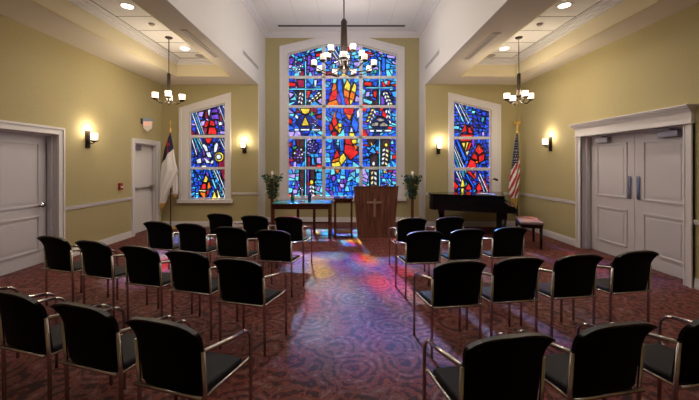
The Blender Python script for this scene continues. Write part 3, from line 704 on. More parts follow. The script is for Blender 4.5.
# ------------------------------------------------------------------ chairs
def make_chair():
    r = thing('armchair', '', 'chair')
    W_ = .217
    NU, NV = 14, 14
    def P(u, v, off):
        q_ = max(0, (v-.55)/.45)
        hw = .205+.004*v+.022*q_**2-.006*max(0, (v-.88)/.12)**2
        z = .440+.395*v - .036*abs(u)**2.8*v - .010*abs(u)**6*v**4
        y = -.195-.048*v - .034*max(0, (v-.72)/.28)**2 + .036*u*u*(1-.4*q_)
        return Vector((u*hw, y-off, z))
    def shell(v0, v1, mat, name, t=.022, par=None):
        b = MB(); n_ = NV if v1-v0 > .3 else 3
        g = [[[b.bm.verts.new(P(-1+2*i/NU, v0+(v1-v0)*j/n_, o_)) for i in range(NU+1)] for j in range(n_+1)] for o_ in ((0 if t < .025 else -.003), t)]
        for k in (0, 1):
            for j in range(n_):
                for i in range(NU):
                    f = b.bm.faces.new((g[k][j][i], g[k][j][i+1], g[k][j+1][i+1], g[k][j+1][i])); f.smooth = True
        rim = [(0, i) for i in range(NU)]+[(j, NU) for j in range(n_)]+[(n_, i) for i in range(NU, 0, -1)]+[(j, 0) for j in range(n_, 0, -1)]
        for q in range(len(rim)):
            a, c = rim[q], rim[(q+1) % len(rim)]
            b.bm.faces.new((g[0][a[0]][a[1]], g[0][c[0]][c[1]], g[1][c[0]][c[1]], g[1][a[0]][a[1]]))
        return b.build(name, mat, par or r)
    back = shell(0, .955, m_black, 'backrest')
    shell(.956, 1.0, m_lip, 'backrest_rim', .026, back)
    b = MB(); b.box(-.190, .190, -.185, .185, .405, .458, .020)
    for f in b.bm.faces: f.smooth = True
    for v in b.bm.verts:
        v.co.z -= .02*(v.co.y+.185)/.37
        if v.co.y > .15: v.co.z -= .010
    b.build('seat', m_seat, r)
    rt_ = .0115
    for sg in (-1, 1):
        MB().tube([(sg*W_, -.185, 0), (sg*W_, -.190, .40), (sg*W_, -.208, .672)], rt_, 8).build('leg', m_chrome, r)
        X2 = sg*W_*1.06
        arc = [(X2, .205, 0), (X2, .205, .40), (X2, .203, .53)]+[(X2, .205-.09*(1-math.cos(t)), .53+.085*math.sin(t)) for t in [R(a) for a in (22, 45, 68, 84)]]
        MB().tube(arc, rt_, 8).build('leg', m_chrome, r)
        MB().tube([(X2, .126, .6145), (X2, 0, .634), (sg*W_, -.206, .668)], .0130, 8).build('armrest', m_chrome, r)
        MB().tube([(sg*W_*.99, -.188, .425), (sg*W_*.97, .16, .405), (X2, .203, .425)], .0095, 6).build('seat_rail', m_chrome, r)
    MB().tube([(-W_, -.215, .432), (W_, -.215, .432)], .0105, 8).build('back_crossbar', m_chrome, r)
    MB().tube([(-W_*.98, .15, .395), (W_*.98, .15, .395)], .009, 6).build('front_crossbar', m_chrome, r)
    return r
proto = make_chair()
used = False
def place_chair(bx, by, deg, label, grp):
    """bx,by: floor point below the top of the backrest"""
    global used
    o = proto if not used else copy_tree(proto)
    used = True
    a = R(deg); fx, fy = -math.sin(a), math.cos(a)
    o.location = (bx+fx*.277, by+fy*.277, 0); o.rotation_euler = (0, 0, a)
    o['label'] = label; o['group'] = grp
    return o
def row(pts, k, side, rowname):
    """pts: (centre x px, top y px, deg)"""
    # ordinals counted from the aisle
    dx_ = (7, 4, 2, 1)[k]*(-1 if side == 'left' else .6)
    order = sorted(range(len(pts)), key=lambda i: abs(pts[i][0]-VX))
    for n_, i in enumerate(order):
        cx, ty, dg = pts[i]
        cx += dx_; dg *= .85
        if side == 'left': ty -= (5, 3, 1, 0)[k]
        fy_ = (ty-VY)/(H-.832)
        place_chair((cx-VX)/fy_, F/fy_, dg,
                    'black armchair %s in the %s row %s of the centre aisle' % (['beside the aisle', 'second from the aisle', 'third from the aisle', 'fourth from the aisle', 'fifth from the aisle'][n_], rowname, side),
                    'black armchairs in rows')
row([(-38, 285, -20), (16, 297, -20), (84.5, 309, -20), (165, 325, -20)], 0, 'left', 'nearest')
row([(54.5, 239, -21), (94, 243.5, -21), (140.5, 249, -20), (188.5, 254, -19), (240, 262, -18)], 1, 'left', 'second nearest')
row([(158, 222.5, -18), (191, 224.5, -17), (231, 228, -15), (274, 231, -15)], 2, 'left', 'third nearest')
row([(219.5, 213.5, -16), (254.5, 215.5, -15), (288.5, 216.5, -14)], 3, 'left', 'front')
row([(509, 335, 12), (617, 323, 13), (722, 314, 14)], 0, 'right', 'nearest')
row([(459, 261, 10), (518.5, 257.5, 11), (579, 254.5, 11), (637, 251, 13)], 1, 'right', 'second nearest')
row([(424.5, 231, 9), (467.5, 229, 10), (510.5, 227, 10)], 2, 'right', 'third nearest')
row([(412, 218, 8), (450.5, 217, 8)], 3, 'right', 'front')

# ------------------------------------------------------------------ altar table, stand, lectern
t = thing('altar_table', 'long dark wooden table with a glossy top under the bay window', 'table', (-.98, 7.82, 0))
hx, hy, tz = .66, .38, .775
MB().box(-hx, hx, -hy, hy, tz-.028, tz, .004).build('tabletop', m_tabletop, t)
MB().box(-hx+.03, hx-.03, -hy+.03, -hy+.05, tz-.13, tz-.028).box(-hx+.03, hx-.03, hy-.05, hy-.03, tz-.13, tz-.028).box(-hx+.03, -hx+.05, -hy+.03, hy-.03, tz-.13, tz-.028).box(hx-.05, hx-.03, -hy+.03, hy-.03, tz-.13, tz-.028).build('apron', m_table, t)
for lx, ly in ((-hx+.04, -hy+.04), (hx-.04, -hy+.04), (-.17, hy-.05), (.22, hy-.05), (hx-.05, hy-.05)):
    MB().box(lx-.032, lx+.032, ly-.032, ly+.032, 0, tz-.03, .004).build('leg', m_table, t)
MB().box(-.17, hx-.05, hy-.065, hy-.035, .22, .26).build('stretcher', m_table, t)
t = thing('flower_stand', 'small square dark wooden stand between long table and lectern', 'stand', (-.06, 7.72, 0))
q = .185
MB().box(-.215, .215, -.215, .215, .855, .885, .004).box(-.19, .19, -.19, .19, .78, .855).build('tabletop', m_table, t)
for lx, ly in ((-q, -q), (q, -q), (-q, q), (q, q)):
    MB().box(lx-.02, lx+.02, ly-.02, ly+.02, 0, .80, .003).build('leg', m_table, t)
MB().box(-.19, .19, -.19, .19, .10, .125, .003).build('shelf', m_table, t)
t = thing('lectern', 'wide walnut lectern with a pale wooden cross on its front', 'lectern', (.675, 7.62, 0))
m = MB()
def yy(z): return .0+.02*z
tw, bw, th = .50, .415, 1.125
m.bm.verts.ensure_lookup_table()
m.prism([(-bw, .04), (bw, .04), (tw, th), (-tw, th)], 0, .035)
m.build('front_panel', m_pod, t)
for sg in (-1, 1):
    s_ = MB(); V_ = [(sg*bw, .035, .04), (sg*bw, .46, .04), (sg*tw, .46, th-.06), (sg*tw, .035, th)]
    inn = [(x_-sg*.03, y_, z_) for x_, y_, z_ in V_]
    A = [s_.bm.verts.new(v) for v in V_]; B = [s_.bm.verts.new(v) for v in inn]
    s_.bm.faces.new(A); s_.bm.faces.new(B[::-1])
    for i in range(4): s_.bm.faces.new((A[i], B[i], B[(i+1) % 4], A[(i+1) % 4]))
    s_.build('side_panel', m_pod, t)
s_ = MB(); s_.prism([(-.012, th), (-.012, th+.022), (.48, th-.04), (.48, th-.062)], -tw-.012, tw+.012, 'x'); s_.build('top', m_pod, t)
MB().box(-bw-.01, bw+.01, -.012, .48, 0, .04, .004).build('plinth', m_pod, t)
MB().box(-.46, .46, .05, .44, .62, .64).build('shelf', m_pod, t)
zc = px(0, 199.2, 44.8)[1]
MB().box(-.058, -.010, -.016, 0, .46, .855, .003).box(-.205, .135, -.0165, 0, .755, .805, .003).build('cross', m_cross, t)

# things on the table
b = MB()
NX_, NY_ = 26, 12
g_ = [[b.bm.verts.new((-.645+1.29*i/NX_, -.365+.73*j/NY_, .0035+.0012*math.sin(i*1.1)*math.sin(j*.9))) for i in range(NX_+1)] for j in range(NY_+1)]
for j in range(NY_):
    for i in range(NX_): b.bm.faces.new((g_[j][i], g_[j][i+1], g_[j+1][i+1], g_[j+1][i])).smooth = True
bot = [b.bm.verts.new(p) for p in ((-.645, -.365, .0002), (.645, -.365, .0002), (.645, .365, .0002), (-.645, .365, .0002))]
b.bm.faces.new(bot[::-1])
b.bm.faces.new([bot[0]]+[bot[1]]+g_[0][::-1]); b.bm.faces.new([bot[2], bot[3]]+g_[NY_])
b.bm.faces.new([bot[1], bot[2]]+[g_[j][NX_] for j in range(NY_, -1, -1)]); b.bm.faces.new([bot[3], bot[0]]+[g_[j][0] for j in range(NY_+1)])
o = b.build('table_cloth', plain('teal satin cloth', (.03, .34, .44), .22, spec=.6), None, (-.98, 7.82, .775))
tag(o, 'teal satin cloth lying flat on the long table under the bay window', 'table cloth')
tz = .7795
t = thing('candle_holder', 'short green glass candle holder at left on long table', 'candle holder', (-1.22, 7.75, tz))
MB().lathe([(.03, 0), (.042, .01), (.040, .15), (.034, .155), (.033, .03), (0, .028)], n=18).build('glass_cup', m_green, t)
MB().lathe([(.026, .03), (.026, .11), (0, .112)], n=14).build('candle', m_wax, t)
t = thing('glass_candlestick', 'tall clear glass candlestick in the middle of long table', 'candlestick', (-1.0, 7.75, tz))
MB().lathe([(.055, 0), (.055, .012), (.014, .03), (.012, .12), (.022, .14), (.012, .16), (.012, .23), (.03, .25), (.034, .33), (.030, .33), (.026, .255), (0, .25)], n=18).build('glass_stem', m_clear, t)
t = thing('blue_candle', 'dark blue glass candle jar right of the clear candlestick', 'candle', (-.83, 7.75, tz))
MB().lathe([(.034, 0), (.040, .008), (.040, .19), (.036, .20), (.034, .185), (0, .18)], n=18).build('glass_jar', m_blue, t)
MB().lathe([(.030, .10), (.030, .182), (0, .184)], n=14).build('candle', m_wax, t)

# candle stands with garlands
def garland_leaf(b, c, d, sz, rnd):
    d = d.normalized(); a = d.cross(Vector((rnd.uniform(-1, 1), rnd.uniform(-1, 1), rnd.uniform(-1, 1)))).normalized(); nrm = d.cross(a)
    prof = ((0, 0), (.25, .38), (.55, .42), (1, 0))
    mid_ = [b.bm.verts.new(c+d*sz*t_+nrm*sz*.12*math.sin(t_*PI)) for t_, _ in prof]
    for sg in (-1, 1):
        e = [b.bm.verts.new(c+d*sz*t_+a*sg*w_*sz) for t_, w_ in prof[1:3]]
        b.bm.faces.new((mid_[0], mid_[1], e[0])); b.bm.faces.new((mid_[1], mid_[2], e[1], e[0])); b.bm.faces.new((mid_[2], mid_[3], e[1]))
def candle_stand(x, y, label, seed):
    rnd = random.Random(seed)
    t = thing('candle_stand', label, 'candle stand', (x, y, 0), 0, 'floor candle stands')
    MB().box(-.11, .11, -.11, .11, 0, .03, .006).box(-.07, .07, -.07, .07, .03, .06, .006).build('base', m_polewood, t)
    MB().box(-.035, .035, -.035, .035, .06, 1.27, .006).build('post', m_polewood, t)
    MB().lathe([(.05, 1.27), (.07, 1.285), (.07, 1.30), (0, 1.301)], n=16).build('candle_cup', m_gold, t)
    MB().lathe([(.030, 1.30), (.030, 1.46), (.004, 1.462), (.003, 1.48)], n=14).build('candle', m_wax, t)
    b = MB()
    for i in range(420):
        z = rnd.uniform(0, 1); zz = 1.36-.60*z**1.15
        rad = (.19*(1-z)**.8+.06)*rnd.uniform(.25, 1)
        a = rnd.uniform(0, 2*PI); sx = 1.0 if z < .35 else .75
        c = Vector((rad*math.cos(a)*sx, rad*math.sin(a)*.8, zz+rnd.uniform(-.03, .03)))
        if c.xy.length < .045: continue
        garland_leaf(b, c, Vector((math.cos(a), math.sin(a), rnd.uniform(-1., .5))), rnd.uniform(.045, .075), rnd)
    for k in range(5):
        pts = [Vector((.06*math.cos(k*1.3+q_*.7), .06*math.sin(k*1.3+q_*.7), 1.3-q_*.09)) for q_ in range(7)]
        b.tube(pts, .005, 5)
    b.build('ivy_garland', m_leaf, t)
candle_stand(-1.87, 8.62, 'wooden candle stand with ivy garland left of the long table', 1)
candle_stand(1.68, 8.62, 'wooden candle stand with ivy garland between lectern and piano', 2)

# ------------------------------------------------------------------ piano
A_ = Vector((3.47, 7.48)); ang = math.atan2(.39, -.92)   # direction keyboard -> tail
t = thing('grand_piano', 'glossy black baby grand piano with closed lid below the right window', 'piano', (A_.x, A_.y, 0), ang-PI)
# local: -x toward the tail, bass (near) side at y=0, treble side at +y
def pcurve(off=0.):
    pts = [(.02, -off), (-1.45, -off)]
    for k in range(1, 9):
        a = k/8*PI*.62; pts.append((-1.45-(.22+off)*math.sin(a*.8), .26-(.26+off)*math.cos(a)))
    pts += [(-1.46, .60+off), (-1.25, .74+off), (-1.02, .84+off), (-.80, .94+off), (-.62, 1.08+off), (-.48, 1.18+off), (-.30, 1.25+off), (.02, 1.25+off)]
    return pts
MB().prism(pcurve(), .555, .905, 'z').build('case', m_piano, t)
lid = MB().prism(pcurve(.022), .908, .938, 'z')
lid.build('lid', m_piano, t)
kb = MB(); kb.prism([(.02, .56), (.25, .56), (.27, .60), (.27, .65), (.22, .69), (.10, .73), (.02, .80)], 0, .055, 'y')
# prism along y takes (x,z)
kb.build('cheek', m_piano, t)
kb = MB(); kb.prism([(.02, .56), (.25, .56), (.27, .60), (.27, .65), (.22, .69), (.10, .73), (.02, .80)], 1.195, 1.25, 'y'); kb.build('cheek', m_piano, t)
MB().box(.02, .26, .055, 1.195, .565, .640, .004).build('key_bed', m_piano, t)
MB().prism([(.02, .642), (.20, .642), (.22, .70), (.09, .715), (.02, .78)], .058, 1.192, 'y').build('fallboard', m_piano, t)
for lx, ly in ((.0, .14), (.0, 1.12), (-1.38, .40)):
    MB().prism([(-.0, 0), (0, 0.001)], 0, 0, 'z') if False else None
    b = MB(); b.box(lx-.075, lx+.075, ly-.075, ly+.075, .42, .555, .01); b.tube([(lx, ly, .43), (lx, ly, .12), (lx, ly, .09)], .06, 8, radii=[.068, .045, .05])
    b.lathe([(.03, .05), (.05, .07), (.05, .1), (.03, .11)], (lx, ly, 0), 12)
    lg = b.build('leg', m_piano, t)
    MB().lathe([(.012, 0), (.028, .006), (.028, .044), (.012, .05)], (lx, ly, 0), 14).build('caster', m_gold, lg)
ly_ = MB().box(-.14, -.06, .62, .65, .10, .56, .004).box(-.14, -.06, .74, .77, .10, .56, .004).box(-.16, -.02, .58, .81, .07, .12, .006)
ly_ = ly_.build('pedal_lyre', m_piano, t)
for k in range(3): MB().box(-.02, .07, .62+k*.07-.011, .62+k*.07+.011, .082, .094, .003).build('pedal', m_gold, ly_)
# things on the lid
ax = Vector((math.cos(ang-PI), math.sin(ang-PI), 0)); ay = Vector((-ax.y, ax.x, 0))
def onp(lx, ly, z=.938): return Vector((A_.x, A_.y, 0))+ax*lx+ay*ly+Vector((0, 0, z))
t = thing('songbook', 'open pale songbook lying on the closed piano lid', 'book', onp(-.36, .24), ang-PI-.3)
MB().prism([(-.20, .001), (-.02, .001), (0, .004), (.02, .001), (.20, .001), (.20, .014), (.03, .026), (0, .018), (-.03, .026), (-.20, .014)], -.13, .13, 'y').build('pages', m_paper, t)
MB().box(-.205, .205, -.134, .134, -.0, .001+.002).build('cover', m_blue, t)
t = thing('gooseneck_lamp', 'black gooseneck reading lamp standing on the piano lid', 'lamp', onp(-.30, .52), 0.25)
MB().lathe([(.06, 0), (.06, .012), (.015, .02), (0, .021)], n=18).build('base', m_bronze, t)
MB().tube([(0, 0, .015), (0, 0, .16), (.005, 0, .26), (.04, 0, .32), (.09, 0, .34), (.15, 0, .345)], .006, 8).build('gooseneck', m_bronze, t)
MB().tube([(.12, -.0, .352), (.15, 0, .348), (.20, 0, .335), (.235, 0, .315)], .02, 10, radii=[.012, .024, .028, .026]).build('lamp_head', m_bronze, t)
# bench
t = thing('piano_bench', 'padded piano bench in front of the keyboard end of the piano', 'bench', (3.70, 6.90, 0), R(-18))
MB().box(-.19, .19, -.37, .37, .445, .465).box(-.185, .185, -.365, .365, .40, .445).build('seat_frame', m_piano, t)
b = MB(); b.box(-.20, .20, -.38, .38, .465, .525, .024)
for f in b.bm.faces: f.smooth = True
b.build('cushion', m_leather, t)
for lx in (-.16, .16):
    for ly in (-.34, .34):
        MB().tube([(lx, ly, .40), (lx, ly, 0)], .02, 4, radii=[.030, .020]).build('leg', m_piano, t)

# ------------------------------------------------------------------ flags
def interp(tab, v):
    for (a, b) in zip(tab[:-1], tab[1:]):
        if v <= b[0]: k = (v-a[0])/(b[0]-a[0]); return [a[i]+(b[i]-a[i])*k for i in range(1, len(a))]
    return list(tab[-1][1:])
def cloth(parent, tab, sc_, x0, zf, matfn, mats, name, nf=5, depth=.07, seed=0):
    """tab rows: (photo y, left x px, right x px). closed, folded cloth bundle"""
    b = MB(); NV_, NT = 90, 72; rings = []
    ya, yb_ = tab[0][0], tab[-1][0]
    for j in range(NV_+1):
        y = ya+(yb_-ya)*j/NV_; l, r_ = interp(tab, y)
        cx, hw = ((l+r_)/2-x0)/sc_, (r_-l)/2/sc_
        z = H-(y-VY)/sc_
        ring = []
        for k in range(NT):
            a = 2*PI*k/NT
            fold = 1+.35*math.sin(nf*a+1.3+j*.05)*min(1, j/20)
            dp = min(depth, hw*.7+.01)
            ring.append(b.bm.verts.new((cx+hw*math.cos(a)*(1+.04*math.sin(3*a+j*.1)), dp*math.sin(a)*fold, z+ (zf(cx+hw*math.cos(a)) if j == NV_ else 0))))
        rings.append(ring)
    for j in range(NV_):
        for k in range(NT):
            f = b.bm.faces.new((rings[j][k], rings[j][(k+1) % NT], rings[j+1][(k+1) % NT], rings[j+1][k])); f.smooth = True
            c = f.calc_center_median(); f.material_index = matfn(c.x*sc_+x0, VY-(c.z-H)*sc_, k, NT)
    b.bm.faces.new(rings[0][::-1]); b.bm.faces.new(rings[-1]).material_index = 2
    return b.build(name, mats, parent)
SF = 39.3
def flag_pole(t, eagle):
    MB().lathe([(.14, 0), (.14, .02), (.10, .04), (.045, .06), (.03, .10), (0, .101)], n=24).build('base', m_gold, t)
    MB().tube([(0, 0, .09), (0, 0, 2.46)], .014, 10).build('pole', m_polewood, t)
    f = MB().lathe([(.012, 2.44), (.03, 2.46), (.012, 2.50), (.035, 2.53), (.012, 2.56), (.01, 2.60)], n=16)
    if eagle:   # spread wings on a ball
        f.lathe([(.0, 2.58), (.028, 2.60), (.028, 2.63), (0, 2.65)], n=14)
        f.tube([(0, 0, 2.63), (0, -.005, 2.69), (.01, -.02, 2.73), (.03, -.03, 2.725)], .02, 8, radii=[.014, .024, .013, .004])
        for sg in (-1, 1): f.prism([(sg*.01, 2.65), (sg*.06, 2.66), (sg*.10, 2.72), (sg*.115, 2.765), (sg*.06, 2.745), (sg*.02, 2.705)], -.008, .008)
    else:       # cross
        f.box(-.010, .010, -.008, .008, 2.58, 2.76, .003).box(-.05, .05, -.008, .008, 2.68, 2.70, .003)
    f.build('finial', m_gold, t)
# church flag
t = thing('church_flag', 'white flag with dark blue canton and red cross on indoor pole', 'flag', ((170.5-VX)/SF, F/SF, 0))
def mf(x, y, k, n):
    lim = 162-(x-164)*1.35
    if y < lim:
        if (166.9 < x-(y-137)*.13 < 168.4 and 138.5 < y < 156) or (165.6 < x-(y-137)*.13 < 169.9 and 143 < y < 146): return 1
        return 3
    return 2
tab = [(134, 169.6, 170.8), (140, 167.4, 171.8), (150, 164.9, 173.4), (162, 162.6, 175.6), (171, 161.4, 178.4), (178, 160.8, 175.6), (186, 160.3, 171.6), (196, 160, 167.5), (206, 159.6, 164.5), (209, 160, 163)]
ox = 170.5
cl = cloth(t, [(a, b-ox+0, c-ox+0) for a, b, c in tab], SF, 0, lambda x: 0, lambda x, y, k, n: mf(x+ox, y, k, n) if y < 203 else 0, [m_fringe, m_flagred, m_flagwhite, m_flagblue], 'flag_cloth', 5, .08)
tab2 = [(165, 170.6, 175), (180, 171, 177), (192, 172.2, 176.6), (197, 173, 176)]
cloth(cl, [(a, b-ox, c-ox) for a, b, c in tab2], SF, 0, lambda x: 0, lambda x, y, k, n: 2 if y < 194 else 0, [m_fringe, m_flagred, m_flagwhite, m_flagblue], 'cloth_fold', 4, .05).location = (0, .05, 0)
flag_pole(t, False)
# american flag
t = thing('american_flag', 'american flag hanging in folds on indoor pole behind the piano bench', 'flag', ((518.5-VX)/SF, F/SF+.06, 0))
def mu(x, y, k, n):
    if y > 198: return 0
    c = (y-166)*1.0+(x-514)*1.7
    if c < 0:
        return 2 if (int(y*1.1) % 3 == 0 and (k*7+int(y*1.1)) % 9 < 2) else 3
    return 1 if int(((x-505)*1.6+(y-135)*.62)/2.9) % 2 == 0 else 2
tab = [(134, 517.2, 518.8), (142, 515.6, 519), (155, 513.8, 519.2), (165, 512.6, 520), (176, 511.2, 520.6), (188, 509.4, 519.4), (196, 510.6, 518.4), (203, 512.4, 518), (208, 513.6, 517)]
ox2 = 518.0
cloth(t, [(a, b-ox2, c-ox2) for a, b, c in tab], SF, 0, lambda x: 0, lambda x, y, k, n: mu(x+ox2, y, k, n), [m_fringe, m_flagred, m_flagwhite, m_flagblue], 'flag_cloth', 5, .07)
flag_pole(t, True)

# ------------------------------------------------------------------ lamps
def point(name, loc, power, col, rad=.05, parent=None):
    l = bpy.data.lights.new(name, 'POINT'); l.energy = power; l.color = col; l.shadow_soft_size = rad
    o = bpy.data.objects.new(name, l); C.objects.link(o); o.location = loc
    if parent: o.parent = parent
    return o
WARM = (1., .82, .58)
def arm_with_shade(t, R_, z, ang_, sh_h=.115, sh_r=.056, hub_r=.03, mat=None, zs=0):
    ca, sa = math.cos(ang_), math.sin(ang_)
    pts = []
    for q_ in range(9):
        u = q_/8; rr = hub_r+(R_-hub_r)*u; pts.append((rr*ca, rr*sa, z-.080*math.sin(u*PI)-.02+.02*u+zs*(1-u)))
    a = MB().tube(pts, .0115, 7); a.lathe([(.02, z-.03), (.05, z-.012), (sh_r+.012, z-.002), (sh_r+.012, z+.008), (0, z+.009)], (R_*ca, R_*sa, 0), 16)
    arm = a.build('arm', m_bronze, t)
    MB().lathe([(.03, z+.010), (sh_r, z+.02), (sh_r, z+sh_h), (sh_r-.008, z+sh_h), (sh_r-.010, z+.03), (0, z+.025)], (R_*ca, R_*sa, 0), 18).build('lamp_shade', mat or m_shade, arm)
def small_chandelier(x, y, rot, label):
    t = thing('chandelier', label, 'chandelier', (x, y, 0), 0, 'small tray chandeliers')
    MB().lathe([(0, ZT-.03), (.05, ZT-.028), (.07, ZT-.012), (.07, ZT-.0005), (0, ZT)], n=20).build('canopy', m_bronze, t)
    MB().tube([(0, 0, ZT-.02), (0, 0, 3.40)], .008, 8).build('rod', m_bronze, t)
    MB().lathe([(0, 3.42), (.02, 3.42), (.034, 3.40), (.034, 3.02), (.055, 2.99), (.055, 2.96), (.02, 2.93), (.014, 2.89), (0, 2.88)], n=18).build('column', m_bronze, t)
    for k in range(4): arm_with_shade(t, .235, 2.905, rot+k*PI/2, zs=.02)
    for k in range(4): point('chandelier_light', (.235*math.cos(rot+k*PI/2), .235*math.sin(rot+k*PI/2), 3.14), 5.5, WARM, .05, t)
    point('chandelier_light', (0, 0, 2.80), 6, WARM, .12, t)
    return t
small_chandelier(-3.47, 6.66, R(25), 'dark bronze chandelier with four glowing glass cups, near the left wall')
small_chandelier(3.385, 6.66, R(-90), 'dark bronze chandelier with four glowing glass cups, above the piano side')
t = thing('large_chandelier', 'large two tiered bronze chandelier hanging before the bay window', 'chandelier', (-.04, 6.8, 0))
MB().lathe([(0, ZC-.03), (.06, ZC-.028), (.08, ZC-.012), (.08, ZC-.0005), (0, ZC)], n=20).build('canopy', m_bronze, t)
MB().tube([(0, 0, ZC-.02), (0, 0, 4.5)], .011, 8).build('rod', m_bronze, t)
MB().lathe([(0, 4.56), (.03, 4.54), (.065, 4.48), (.06, 4.40), (.072, 3.95), (.085, 3.80), (.10, 3.62), (.12, 3.58), (.12, 3.54), (.05, 3.50), (.02, 3.44), (0, 3.42)], n=22).build('column', m_bronze, t)
for k in range(9): arm_with_shade(t, .60, 3.565, R(-90+k*40), .115, .056, .10, m_shade2)
for k in range(5): arm_with_shade(t, .36, 3.80, R(-62+k*72), .115, .056, .07, m_shade2, zs=-.04)
for k in range(6): point('chandelier_light', (.5*math.cos(k*PI/3), .5*math.sin(k*PI/3), 3.98), 10, (1., .90, .80), .06, t)
point('chandelier_light', (0, 0, 3.32), 25, (1., .86, .72), .25, t)

def sconce(x, y, z, deg, label):
    """deg: heading of the wall normal; local -Y points into the room"""
    t = thing('wall_sconce', label, 'wall lamp', (x, y, z), R(deg), 'wall sconces')
    MB().box(-.05, .05, -.022, 0, -.165, .165, .006).box(-.022, .022, -.035, -.022, -.14, .14, .004).build('back_plate', m_bronze, t)
    MB().tube([(0, -.03, -.06), (0, -.08, -.075), (0, -.13, -.065), (0, -.13, -.045)], .010, 8).lathe([(.02, -.055), (.062, -.035), (.066, -.02), (0, -.019)], (0, -.13, 0), 18).build('arm', m_bronze, t)
    MB().lathe([(.03, -.018), (.056, -.01), (.056, .115), (.049, .115), (.046, 0), (0, -.005)], (0, -.13, 0), 20).build('lamp_shade', m_shade, t)
    point('sconce_light', (0, -.13, .17), 5.0, WARM, .04, t)
sconce(XL, 6.36, 2.10, 90, 'bronze wall sconce with glowing cup between the two left wall doors')
sconce(-2.67, Y1, 2.09, 0, 'bronze wall sconce beside the dove window, left of the bay')
sconce(2.43, Y1, 2.07, 0, 'bronze wall sconce between the bay and the right window')
sconce(XR, 7.60, 2.09, -90, 'bronze wall sconce between the flag and the double doors')

def downlight(x, y, label, power=42, zt=ZT):
    t = thing('recessed_downlight', label, 'ceiling light', (x, y, zt), 0, 'recessed ceiling lights')
    MB().lathe([(.082, -.004), (.11, -.006), (.115, -.0005), (.082, -.0005)], n=28).build('trim_ring', m_white, t)
    MB().lathe([(0, -.0095), (.080, -.008), (.082, -.0045), (0, -.0044)], n=28).build('lens', m_lens, t)
    l = bpy.data.lights.new('downlight_beam', 'SPOT'); l.energy = power; l.color = (1., .88, .74); l.spot_size = R(125); l.spot_blend = .9; l.shadow_soft_size = .08
    o = bpy.data.objects.new('downlight_beam', l); C.objects.link(o); o.location = (0, 0, -.02); o.parent = t
for x_, y_, lb in ((-3.44, 5.35, 'round recessed light in left ceiling tray, nearer one'), (-3.46, 7.30, 'round recessed light in left ceiling tray behind the chandelier'),
                   (3.42, 5.32, 'round recessed light in right ceiling tray, nearer one'), (3.40, 7.30, 'round recessed light in right ceiling tray behind the chandelier')):
    downlight(x_, y_, lb)
for sx, nm_ in ((-3.44, 'left'), (3.42, 'right')):  # tray lights out of view, added to brighten the nearer floor and chairs
    for y_, wh in ((3.4, 'above the second rows of chairs'), (1.45, 'above the nearest chairs')):
        downlight(sx, y_, 'added unseen recessed light in the %s ceiling tray %s' % (nm_, wh), 31)
for y_, wh in ((4.2, 'middle'), (1.6, 'near')):  # invented central ceiling lights outside the frame, added to fill the near floor
    for sx, nm_ in ((-1.2, 'left'), (1.0, 'right')):
        downlight(sx, y_, 'added unseen recessed light in the high central ceiling, %s %s' % (wh, nm_), 50, ZC)
for x_, lb in ((-3.44, 'smoke detector on the left ceiling tray'), (3.43, 'smoke detector on the right ceiling tray')):
    t = thing('smoke_detector', lb, 'smoke detector', (x_, 6.02, ZT))
    MB().lathe([(0, -.035), (.03, -.034), (.045, -.02), (.055, -.0005), (0, 0)], n=22).build('housing', m_grey, t)
for x_, lb in ((-3.33, 'round ceiling speaker at the back end of the left tray'), (3.30, 'round ceiling speaker at the back end of the right tray')):
    t = thing('ceiling_speaker', lb, 'speaker', (x_, 7.78, ZT))
    MB().lathe([(0, -.012), (.10, -.010), (.115, -.0005), (0, 0)], n=26).build('grille', m_grey, t)
def slot(label, x0, x1, y0, y1, z0, z1, mt=None):
    b = MB().box(x0, x1, y0, y1, z0, z1); o = b.build('air_diffuser', mt or m_grey); tag(o, label, 'air vent')
    cx, cy, cz = (x0+x1)/2, (y0+y1)/2, (z0+z1)/2
    return o
def slot_thing(label, cx, cy, cz, L_, w, axis, rx):
    """long slot vent; rx: 'down', '+x', '-x'"""
    t = thing('air_vent', label, 'air vent', (cx, cy, cz))
    fr, bl = MB(), MB()
    if rx == 'down':
        a, b_ = (L_/2, w/2) if axis == 'x' else (w/2, L_/2)
        fr.box(-a, a, -b_, b_, -.010, 0, .002); bl.box(-a+.022, a-.022, -b_+.022, b_-.022, -.012, -.0095)
    else:
        sg = 1 if rx == '+x' else -1
        q0 = sorted((0, sg*.010)); q1 = sorted((sg*.0095, sg*.012))
        fr.box(q0[0], q0[1], -L_/2, L_/2, -w/2, w/2, .002); bl.box(q1[0], q1[1], -L_/2+.02, L_/2-.02, -w/2+.018, w/2-.018)
    fr.build('vent_frame', m_ceil if rx == 'down' and axis == 'y' else m_beam, t); bl.build('slot', m_grey if not (rx == 'down' and axis == 'x') else m_slot, t)
slot_thing('long slot vent under the left beam', -2.54, 5.98, ZS, 1.35, .10, 'y', 'down')
slot_thing('long slot vent under the right beam', 2.41, 6.1, ZS, 1.35, .13, 'y', 'down')
slot_thing('long slot vent high on the left beam face', BL, 8.2, 4.14, 1.3, .10, 'y', '+x')
slot_thing('long slot vent high on the right beam face', BR, 8.2, 4.14, 1.3, .10, 'y', '-x')
slot_thing('wide dark slot vent across the central ceiling', -.12, 340/37.2, ZC, 3.45, .15, 'x', 'down')

